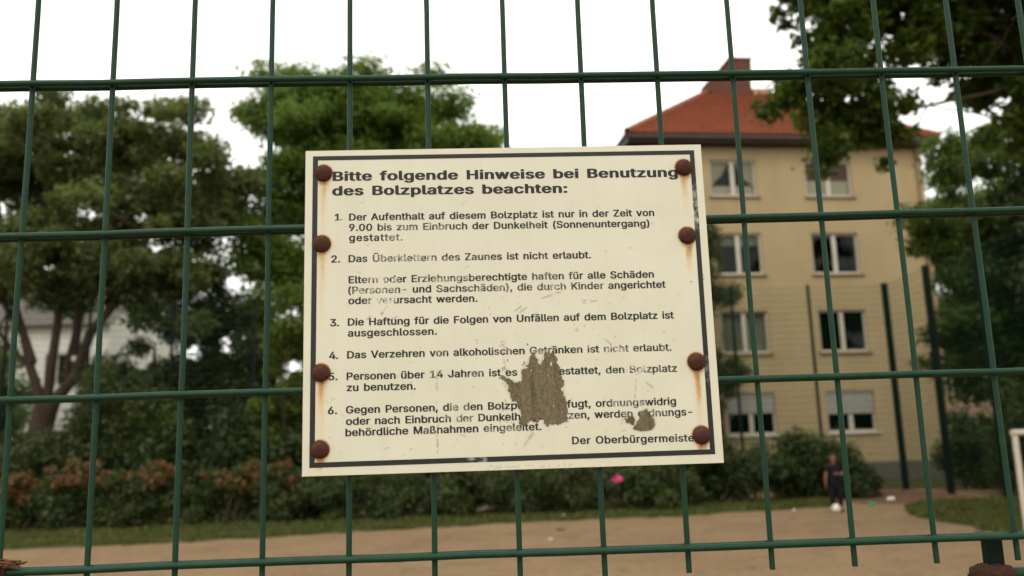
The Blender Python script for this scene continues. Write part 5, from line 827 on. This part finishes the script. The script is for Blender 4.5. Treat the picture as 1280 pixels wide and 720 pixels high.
for (bu, bv), (k0, Ls, ws, k1) in zip(BOLTS, spec):
    r_ = np.hypot(U - bu, Vv - bv); rust = np.maximum(rust, k0 * np.exp(-np.maximum(r_ - 10.4, 0) ** 2 / 3.2) * .8)
    dn = bv - Vv; cx = bu + (nz(int(bu + bv), 30, 30) - .5) * 3
    wdt = ws * (1 - .25 * np.clip(dn / Ls, 0, 1)); pr = np.exp(-((U - cx) / wdt) ** 2 * 1.3)
    fal = np.where(dn > 4, np.exp(-np.maximum(dn - 10, 0) / (Ls * .55)), 0) * np.clip((Ls * 1.3 - dn) / 12, 0, 1)
    near = np.where(dn > 0, np.exp(-((U - bu) / 6.5) ** 2) * np.exp(-np.maximum(dn - 10.5, 0) / 6.0), 0)
    rust = np.maximum(rust, pr * fal * k1 * 1.25 * (.55 + .9 * streakn)); rust = np.maximum(rust, near * .95 * (.6 + .6 * nz(5, 2, 4)))
edge_d = np.minimum(np.minimum(U, 500 - U), np.minimum(Vv, 399 - Vv))
rust = np.maximum(rust, np.exp(-edge_d / 1.2) * .22 * nz(8, 9, 9))
dirt = np.zeros_like(U); red = np.zeros_like(U)
r2 = np.random.default_rng(42)
def stroke(arr, u0, v0, u1, v1, wd_, s_):
    L2 = (u1 - u0) ** 2 + (v1 - v0) ** 2 + 1e-9; t_ = np.clip(((U - u0) * (u1 - u0) + (Vv - v0) * (v1 - v0)) / L2, 0, 1)
    d_ = np.hypot(U - u0 - t_ * (u1 - u0), Vv - v0 - t_ * (v1 - v0)); np.maximum(arr, s_ * np.exp(-(d_ / wd_) ** 2), out=arr)
for i in range(70):
    u, v = r2.uniform(20, 480), r2.uniform(15, 330); a = r2.uniform(-.6, 1.2); L_ = r2.uniform(.5, 6); stroke(dirt, u, v, u + math.cos(a) * L_, v + math.sin(a) * L_, r2.uniform(.5, .9), r2.uniform(.15, .5))
for i in range(110):
    u, v = r2.normal(300, 110), r2.uniform(12, 230)
    if 10 < u < 490: stroke(dirt, u, v, u + .2, v, r2.uniform(.5, 1.0), r2.uniform(.25, .75))
for i in range(26):                                     # chipped vertical line left of the torn patch
    v = r2.uniform(18, 118); stroke(dirt, 159 + r2.normal(0, .8), v, 159 + r2.normal(0, .8), v + r2.uniform(.5, 5), .7, r2.uniform(.3, .7))
for i in range(40):
    v = r2.uniform(55, 152); stroke(dirt, 241 + (v - 55) * -.02 + r2.normal(0, 2.2), v, 241 + r2.normal(0, 2), v + r2.uniform(.5, 3), .7, r2.uniform(.3, .75))
for i in range(20): u = r2.uniform(205, 330); stroke(dirt, u, 3.5 + r2.normal(0, 1), u + r2.uniform(.5, 4), 3.5 + r2.normal(0, 1), .6, .45)
for a in [(256, 190, 264, 196), (262, 188, 270, 194), (76, 184, 80, 188), (112, 186, 105, 183), (330, 166, 332, 163), (365, 152, 372, 146), (340, 200, 344, 201), (350, 199, 356, 200), (239, 176, 246, 182), (246, 181, 250, 181), (290, 205, 300, 208), (307, 211, 313, 212), (412, 98, 420, 92)]: stroke(dirt, *a, .9, .6)
stroke(red, 94, 190, 94.8, 192, 1.1, .9); stroke(red, 95, 193, 101, 200, .45, .5); stroke(red, 398, 85, 400, 103, .5, .5); stroke(red, 397.5, 80, 398, 84, .8, .5); stroke(red, 487, 223, 491, 224, 1.1, .9); stroke(red, 474, 221, 477, 221, .8, .6); stroke(red, 486, 248, 492, 226, .45, .6)
for P_, s_ in ((BIG, .30), (S1, .55), (S2, .6)):
    for a, b in zip(P_, P_[1:] + P_[:1]): stroke(dirt, *a, *b, 1.3, s_)
stroke(dirt, 268, 36, 272, 41, 2.0, .45); stroke(dirt, 262, 28, 266, 33, 1.6, .3)
top = np.stack([U / 1000, np.zeros_like(U), Vv / 1000], -1).reshape(-1, 3); nn = nu + 1
I, J = np.meshgrid(np.arange(nu), np.arange(nv)); b0 = (J * nn + I).ravel(); F = np.stack([b0, b0 + 1, b0 + nn + 1, b0 + nn], 1)
ring = [j for j in range(nn)] + [nn * (k + 1) - 1 for k in range(1, nv + 1)] + [nn * nv + j for j in range(nn - 2, -1, -1)] + [nn * k for k in range(nv - 1, 0, -1)]
nb = len(top); back = top[ring] + np.array([0, .003, 0]); verts = np.vstack([top, back]); faces = F.tolist()
for i in range(len(ring)):
    j = (i + 1) % len(ring); faces.append([ring[j], ring[i], nb + i, nb + j])
faces.append([nb + i for i in range(len(ring))][::-1])
me = bpy.data.meshes.new('plate'); me.from_pydata(verts.tolist(), [], faces)
at = me.attributes.new('stain', 'FLOAT_COLOR', 'POINT'); ca = np.zeros((len(verts), 4), np.float32); ca[:, 3] = 1
ca[:nb, 0] = rust.ravel(); ca[:nb, 1] = dirt.ravel(); ca[:nb, 2] = red.ravel(); at.data.foreach_set('color', ca.ravel()); me.update()
link('plate', me, M['enamel'], sg)
# printed border
mb = MB(); y = -.00025; o4 = [(8.4, 9.6), (490.3, 10.4), (490.8, 391.4), (9.2, 391.8)]; i4 = [(14.6, 15.6), (484.2, 16.4), (484.9, 385.9), (15.5, 386.3)]
for k in range(4):
    a, b, c_, d_ = o4[k], o4[(k + 1) % 4], i4[(k + 1) % 4], i4[k]; mb.poly([(p[0] / 1000, y, p[1] / 1000) for p in (a, b, c_, d_)])
mb.build('border', M['border'], sg, recalc=False)
# lettering
def unpack(data):
    g_ = {}
    for part in data.split(';'):
        seg = part.split('|'); g_[seg[0][0]] = (int(seg[0][1:]), [list(map(int, c_.split(','))) for c_ in seg[1:]])
    return g_
BODY, HEAD = unpack(GL), unpack(GH)
def text_line(s, u0, v0, u1, v1, cap, xs_, GLY, capu):
    """s set from (u0,v0) to (u1,v1) in mm along the baseline; cap height in mm; xs_ = widening of the letters"""
    k = cap / capu; v0 += cap * .02; v1 += cap * .02; ksx = k * xs_
    cs_ = [GLY.get(c_, (0, []))[0] for c_ in s]
    g0 = min(GLY[s[0]][1][0][0::2]); last = GLY[s[-1]]; gl_ = max(max(c_[0::2]) for c_ in last[1])
    nat = (sum(cs_[:-1]) - g0 + gl_) * ksx; nsp = s.count(' '); need = (u1 - u0) - nat
    spw = 135 * ksx; track = (need - nsp * spw) / max(1, len(s) - 1)
    cu = bpy.data.curves.new('t', 'CURVE'); cu.dimensions = '2D'; cu.fill_mode = 'BOTH'
    x = u0 - g0 * ksx; ang = (v1 - v0) / (u1 - u0)
    for ch_ in s:
        if ch_ == ' ': x += spw + track; continue
        adv, cons = GLY[ch_]
        for c_ in cons:
            sp = cu.splines.new('POLY'); n_ = len(c_) // 2; sp.points.add(n_ - 1); sp.use_cyclic_u = True
            for i in range(n_):
                px = x + c_[2 * i] * ksx; py = v0 + (px - u0) * ang + c_[2 * i + 1] * k; sp.points[i].co = (px / 1000, py / 1000, 0, 1)
        x += adv * ksx + track
    ob = bpy.data.objects.new('t', cu); COL.objects.link(ob); bpy.context.view_layer.update()
    me = bpy.data.meshes.new_from_object(ob.evaluated_get(bpy.context.evaluated_depsgraph_get())); bpy.data.objects.remove(ob)
    me.transform(Matrix(((1, 0, 0, 0), (0, 0, -1, -.00025), (0, 1, 0, 0), (0, 0, 0, 1)))); me.name = 'lettering'
    me.materials.clear(); o = link('lettering', me, M['ink'], sg); o['label'] = 'printed line reading ' + s; return o
HB = dict(cap=12.2, xs_=1.36, GLY=HEAD, capu=269.); TB = dict(cap=8.9, xs_=1.10, GLY=BODY, capu=263.)
LINES = [("Bitte folgende Hinweise bei Benutzung", 33.7, 359.4, 468, 356.6, HB), ("des Bolzplatzes beachten:", 33.2, 340.6, 326.7, 338.4, HB),
 ("Der Aufenthalt auf diesem Bolzplatz ist nur in der Zeit von", 54.1, 308, 434.7, 306, TB), ("9.00 bis zum Einbruch der Dunkelheit (Sonnenuntergang)", 54.1, 294.7, 427.8, 292.4, TB), ("gestattet.", 54.2, 281.8, 120, 281.2, TB),
 ("Das Überklettern des Zaunes ist nicht erlaubt.", 53.6, 255.4, 352.4, 253.6, TB), ("Eltern oder Erziehungsberechtigte haften für alle Schäden", 53.7, 229, 429.5, 227.4, TB),
 ("(Personen- und Sachschäden), die durch Kinder angerichtet", 53.3, 216, 443.4, 214.2, TB), ("oder verursacht werden.", 53.4, 203.2, 210.4, 202.4, TB),
 ("Die Haftung für die Folgen von Unfällen auf dem Bolzplatz ist", 52.8, 176.9, 451.1, 175.6, TB), ("ausgeschlossen.", 52.9, 163.5, 160.3, 163.1, TB), ("Das Verzehren von alkoholischen Getränken ist nicht erlaubt.", 52.1, 137.1, 445.6, 136.1, TB),
 ("Personen über 14 Jahren ist es nicht gestattet, den Bolzplatz", 51.6, 111.4, 450.7, 110.2, TB), ("zu benutzen.", 51.6, 98, 133.9, 97.7, TB),
 ("Gegen Personen, die den Bolzplatz unbefugt, ordnungswidrig", 50.8, 71.6, 447, 70.4, TB), ("oder nach Einbruch der Dunkelheit benutzen, werden ordnungs-", 50.9, 58.1, 465.8, 57.2, TB), ("behördliche Maßnahmen eingeleitet.", 50.3, 45, 282.9, 45.2, TB),
 ("Der Oberbürgermeister", 318.9, 27.4, 471.5, 26.2, TB)]
for s_, a, b, c_, d_, k in LINES: text_line(s_, a, b, c_, d_, **k)
for i, (u, v) in enumerate([(36.5, 308.1), (32.6, 255.4), (31.6, 176.6), (30.6, 136.9), (30.0, 111.6), (29.6, 71.4)]):
    text_line('%d.' % (i + 1), u, v, u + 9.4 + (i > 0) * 1.5, v, **TB)
# torn adhesive residue
def residue(poly, seed, jag, lab, holes=()):
    r_ = random.Random(seed); P_ = list(poly)
    for it in range(4):
        o_ = []
        for i, a in enumerate(P_):
            b = P_[(i + 1) % len(P_)]; o_.append(a); L_ = math.hypot(b[0] - a[0], b[1] - a[1])
            if L_ > .5: o_.append(((a[0] + b[0]) / 2 + r_.gauss(0, 1) * L_ * jag, (a[1] + b[1]) / 2 + r_.gauss(0, 1) * L_ * jag))
        P_ = o_
    cu = bpy.data.curves.new('t', 'CURVE'); cu.dimensions = '2D'; cu.fill_mode = 'BOTH'; cu.extrude = .00022
    for Q_ in [P_] + list(holes):
        sp = cu.splines.new('POLY'); sp.points.add(len(Q_) - 1); sp.use_cyclic_u = True
        for i, p in enumerate(Q_): sp.points[i].co = (p[0] / 1000, p[1] / 1000, 0, 1)
    ob = bpy.data.objects.new('t', cu); COL.objects.link(ob); bpy.context.view_layer.update()
    me = bpy.data.meshes.new_from_object(ob.evaluated_get(bpy.context.evaluated_depsgraph_get())); bpy.data.objects.remove(ob)
    me.transform(Matrix(((1, 0, 0, 0), (0, 0, -1, -.0004), (0, 1, 0, 0), (0, 0, 0, 1)))); me.materials.clear()
    o = link('sticker_residue', me, M['glue'], sg); o['label'] = lab; return o
def blob(u, v, a, b, n=9, seed=0):
    r_ = random.Random(seed); return [(u + a * math.cos(6.283 * i / n) * r_.uniform(.5, 1.2), v + b * math.sin(6.283 * i / n) * r_.uniform(.5, 1.2)) for i in range(n)]
residue(BIG, 1, .2, 'large torn brown patch over the lower middle of the text', [blob(297.3, 124.5, 1.4, 3.2, 10, 1), blob(272.5, 117, 2.2, 1.2, 9, 2), blob(274.5, 115.2, 1.2, .9, 8, 3), blob(298.8, 74, 1.0, 2.2, 8, 4), blob(286.5, 112.5, 1.1, .8, 7, 5), blob(292.5, 110.5, 1.2, .7, 7, 6), blob(276, 71, .9, .8, 7, 7)])
residue(S1, 2, .2, 'small torn brown fleck left of the lower right patch'); residue(S2, 3, .1, 'small rounded brown patch under the word werden')
r_ = random.Random(11)
for i in range(14):
    u, v = r_.gauss(262, 14), r_.choice([r_.uniform(50, 60), r_.uniform(95, 140), r_.uniform(110, 150)])
    residue(blob(u, v, r_.uniform(.4, 1.3), r_.uniform(.5, 1.8), 7, i), i, .2, 'tiny brown fleck near the large torn patch')
# bolts
for i, (u, v) in enumerate(BOLTS):
    r2 = random.Random(i); n = 28; Rr = .0105; mb = MB(); prof = [(1.0, .0), (1.02, -.0012), (.97, -.0026), (.86, -.0042), (.68, -.0057), (.45, -.0068), (.22, -.0073), (.01, -.0074)]; vs = []
    for (q, h) in prof:
        for k in range(n):
            a = 6.283185 * k / n; e = 1 + .018 * math.sin(a * 3 + i) + .012 * math.sin(a * 5 + 2 * i) + r2.uniform(-.01, .01); vs.append((Rr * q * e * math.cos(a), h + r2.uniform(-.00013, .00013), Rr * q * e * math.sin(a)))
    mb.mesh(vs, [(a * n + k, a * n + (k + 1) % n, (a + 1) * n + (k + 1) % n, (a + 1) * n + k) for a in range(len(prof) - 1) for k in range(n)], True)
    b = mb.build('bolt', M['rust'], sg, loc=(u / 1000, 0, v / 1000))
    q = MB(); q.tube([(0, .003, 0), (0, .034, 0)], .004, 10); q.build('shank', M['rust'], b)
    q = MB(); q.box(-.02, .02, .0275, .0305, -.012, .012); q.lathe([(.0075, .0305), (.0075, .037), (.004, .037)], 6, 'y', smooth=False); q.build('clamp_plate', M['zinc'], b)

# ------------------------------------------------------------------ boy with ball
def skin(name, chains, mat, parent, sub=2, root=0, branch_smooth=.3):
    """chains: list of [(x,y,z,r)...]; points that coincide are shared"""
    vs, rs, es, key = [], [], [], {}
    for ch_ in chains:
        prev = None
        for (x, y, z, r_) in ch_:
            k = (round(x, 4), round(y, 4), round(z, 4))
            if k not in key: key[k] = len(vs); vs.append((x, y, z)); rs.append(r_)
            i = key[k]
            if prev is not None and prev != i: es.append((prev, i))
            prev = i
    me = bpy.data.meshes.new(name); me.from_pydata(vs, es, []); o = bpy.data.objects.new(name, me); COL.objects.link(o)
    md = o.modifiers.new('s', 'SKIN'); md.branch_smoothing = branch_smooth
    for i, r_ in enumerate(rs):
        r_ = r_ if hasattr(r_, '__len__') else (r_, r_); me.skin_vertices[0].data[i].radius = r_
    me.skin_vertices[0].data[root].use_root = True
    sd_ = o.modifiers.new('d', 'SUBSURF'); sd_.levels = sub; sd_.render_levels = sub
    bpy.context.view_layer.update()
    nm = bpy.data.meshes.new_from_object(o.evaluated_get(bpy.context.evaluated_depsgraph_get())); bpy.data.objects.remove(o)
    nm.polygons.foreach_set('use_smooth', [True] * len(nm.polygons)); nm.materials.clear()
    return link(name, nm, mat, parent)
boy = empty('person', (7.95, 19.75, 0), R(-14)); tag(boy, 'child in black clothes standing behind a white ball by the dark bush', 'person')
pel = (0, 0, .66, (.095, .07)); chs = (0, .01, .92, (.105, .07)); nk = (0, 0, 1.045, .035)
def fingers(w, d, up_, n=4, thumb=1):
    out_ = []
    w = Vector(w[:3]); d = Vector(d).normalized(); up_ = Vector(up_).normalized(); palm = w + d * .05
    base = (*palm, .019)
    for i in range(4):
        s = (i - 1.5) * .013; L_ = (.045, .053, .049, .038)[i]; k = palm + d * .022 + up_ * s; m_ = k + d * L_ * .55 + d.cross(up_) * .006; e = m_ + d * L_ * .4 + d.cross(up_) * .013
        out_.append([base, (*k, .0068), (*m_, .006), (*e, .005)])
    tb = w + d * .025 + up_ * .018 * thumb; out_.append([(*w, .017), (*tb, .008), (*(tb + d * .022 + up_ * .015 * thumb), .0068)])
    return base, out_
wL = (-.205, -.03, .635, .017); bL, fL = fingers(wL, (0, -.12, -1), (0, -1, 0)); wR = (.075, -.19, .83, .017); bR, fR = fingers(wR, (-1, -.3, .05), (0, -.2, 1))
sL = (-.14, .01, .985, .040); sR = (.14, .01, .985, .040)
skin('body', [[pel, (0, 0, .78, (.085, .06)), chs, nk, (0, -.01, 1.10, .050), (0, -.01, 1.165, (.068, .075)), (0, -.005, 1.225, (.062, .070))],
    [(0, .01, .92, .1), (-.08, .01, .985, .045), sL, (-.178, .02, .80, .031), (-.195, -.005, .72, .025), wL, bL], [(0, .01, .92, .1), (.08, .01, .985, .045), sR, (.195, .0, .82, .031), (.15, -.11, .82, .025), wR, bR], *fL, *fR,
    [pel, (-.07, 0, .58, .070), (-.085, -.01, .34, .048), (-.09, .01, .09, .030), (-.095, -.08, .035, .026)], [pel, (.07, 0, .58, .070), (.08, -.01, .34, .048), (.085, .02, .09, .030), (.10, -.07, .035, .026)]], M['skin'], boy)
skin('shirt', [[(0, 0, .52, (.125, .10)), (0, 0, .62, (.128, .10)), (0, 0, .78, (.125, .095)), (0, .01, .92, (.14, .10)), (0, .01, 1.0, (.12, .085)), (0, .01, 1.04, (.06, .06))], [(0, .01, .92, .12), (-.10, .01, .985, .065), (-.155, .012, .95, .060), (-.17, .015, .87, .052)], [(0, .01, .92, .12), (.10, .01, .985, .065), (.158, .01, .95, .060), (.175, .01, .87, .052)]], M['cloth'], boy)
skin('trousers', [[(0, 0, .68, (.112, .085)), (-.07, 0, .56, .085), (-.086, -.01, .34, .064), (-.09, .01, .10, .052)], [(0, 0, .68, (.112, .085)), (.07, 0, .56, .085), (.081, -.01, .34, .064), (.086, .02, .10, .052)]], M['cloth'], boy)
for x in (-.092, .092):
    skin('shoe', [[(x, .04, .05, .04), (x, -.03, .045, .042), (x * 1.06, -.11, .036, .034)]], M['shoe'], boy)
skin('hair', [[(0, .035, 1.12, .045), (0, .025, 1.19, (.066, .06)), (0, .008, 1.243, (.068, .072)), (0, -.028, 1.262, (.045, .04))]], M['hair'], boy)
q = MB(); q.lathe([(.012, 1.13), (.010, 1.15), (.006, 1.168), (.002, 1.175)], 8, 'z', (0, -.083, 0)); q.build('nose', M['skin'], boy)
for x in (-.026, .026):
    q = MB(); q.lathe([(.001, -.011), (.007, -.009), (.010, 0), (.007, .009), (.001, .011)], 8, 'z', (x, -.073, 1.185)); q.build('eye', M['hair'], boy)
    q = MB(); q.lathe([(.001, -.02), (.012, -.014), (.014, .004), (.008, .018), (.001, .022)], 8, 'z', (x * 2.65, .005, 1.165)); q.build('ear', M['skin'], boy)
q = MB(); q.box(-.02, .02, -.079, -.070, 1.115, 1.122); q.build('mouth', M['redcurtain'], boy)
# ball: truncated icosahedron pattern by raised panels
bl = empty('football', (7.80, 19.45, 0)); tag(bl, 'scuffed white football lying in front of the child', 'ball')
b = bmesh.new(); bmesh.ops.create_icosphere(b, subdivisions=1, radius=1)
ico = [v.co.copy() for v in b.verts]; b.free()
ico = [v.normalized() for v in ico][:12]
b = bmesh.new(); bmesh.ops.create_icosphere(b, subdivisions=4, radius=.096); me1 = bpy.data.meshes.new('panels'); me2 = bpy.data.meshes.new('panels')
def ispent(c_): return max(c_.normalized().dot(v) for v in ico) > .952
b2 = b.copy()
bmesh.ops.delete(b, geom=[f for f in b.faces if ispent(f.calc_center_median())], context='FACES'); bmesh.ops.delete(b2, geom=[f for f in b2.faces if not ispent(f.calc_center_median())], context='FACES')
for bb, mm, nme, mt in ((b, me1, 'white_panels', 'ballw'), (b2, me2, 'grey_panels', 'ballk')):
    bb.to_mesh(mm); bb.free(); mm.polygons.foreach_set('use_smooth', [True] * len(mm.polygons)); link(nme, mm, M[mt], bl, (0, 0, .096))
# goal at the right edge
gl = empty('goal', (8.02, 13, 0)); tag(gl, 'small white goal frame cut off by the right edge', 'goal')
mb = MB(); mb.tube([(0, 0, 0), (0, 0, 1.555)], .042, 14); pme = mb.data('goal_post'); pme.materials.append(M['goal'])
for x in (0, 3.0): link('goal_post', pme, parent=gl, loc=(x, 0, 0))
mb = MB(); mb.tube([(-.042, 0, 1.60), (3.042, 0, 1.60)], .045, 14); mb.build('crossbar', M['goal'], gl)
# litter and stones
def scrap(name, label, cat, loc, sx_, sy_, sz, mat, seed, group=None):
    r_ = random.Random(seed); b = bmesh.new(); bmesh.ops.create_icosphere(b, subdivisions=2, radius=1)
    for v in b.verts:
        k = 1 + .35 * math.sin(v.co.x * 5 + seed) * math.cos(v.co.y * 4 + seed * 2) + r_.uniform(-.15, .15); v.co = Vector((v.co.x * sx_ * k, v.co.y * sy_ * k, max(-.9, v.co.z) * sz * k))
    me = bpy.data.meshes.new(name); b.to_mesh(me); b.free(); o = link(name, me, mat, None, (loc[0], loc[1], sz * .9 + .008)); return tag(o, label, cat, group)
scrap('plastic_bag', 'crumpled green plastic bag on the ground right of the child', 'litter', (9.38, 21.17), .10, .08, .035, M['green'], 1)
scrap('plastic_bag', 'crumpled white plastic bag on the dirt near the dark bush end', 'litter', (10.46, 22.5), .10, .08, .045, M['white'], 2)
scrap('paper_scrap', 'small white paper scrap on the right verge', 'litter', (9.08, 18.2), .035, .03, .02, M['white'], 3)
scrap('paper_scrap', 'white paper scrap lying on the grass strip below the sign', 'litter', (2.0, 21.2), .05, .035, .02, M['white'], 4)
scrap('paper_scrap', 'pale scrap lying alone out on the sand below the sign', 'litter', (1.26, 15.98), .04, .03, .012, M['white'], 5)
scrap('paper_scrap', 'white scrap at the grass edge left of the child', 'litter', (7.2, 20.4), .035, .035, .02, M['white'], 6)
scrap('stone', 'grey stone on the sand edge in front of the goal', 'stone', (8.1, 14.41), .10, .07, .03, M['plinth'], 7)
scrap('stone', 'dark flat stone on the sand near the grass strip', 'stone', (1.6, 17.72), .09, .05, .02, M['plinth'], 8)
# pink blossom in the hedge
pk = empty('pink_flower', (3.36, 21.55, .78)); tag(pk, 'single pink blossom in the hedge below the sign', 'flower')
mb = MB(); mb.tube([(0, .25, -.75), (0, .1, -.2), (0, 0, .0)], .008, 5); mb.build('stem', M['darkbark'], pk)
for k in range(9):
    a = k * .7; mb = MB(); c_ = Vector((math.cos(a) * .09, -.02 + .02 * math.sin(k), math.sin(a) * .06 + .02))
    mb.mesh([(0, 0, 0), c_ + Vector((.03, -.02, -.03)), c_ * 1.6, c_ + Vector((-.03, .0, .035))], [(0, 1, 2, 3)], True); mb.build('petal', M['pink'], pk, recalc=False)
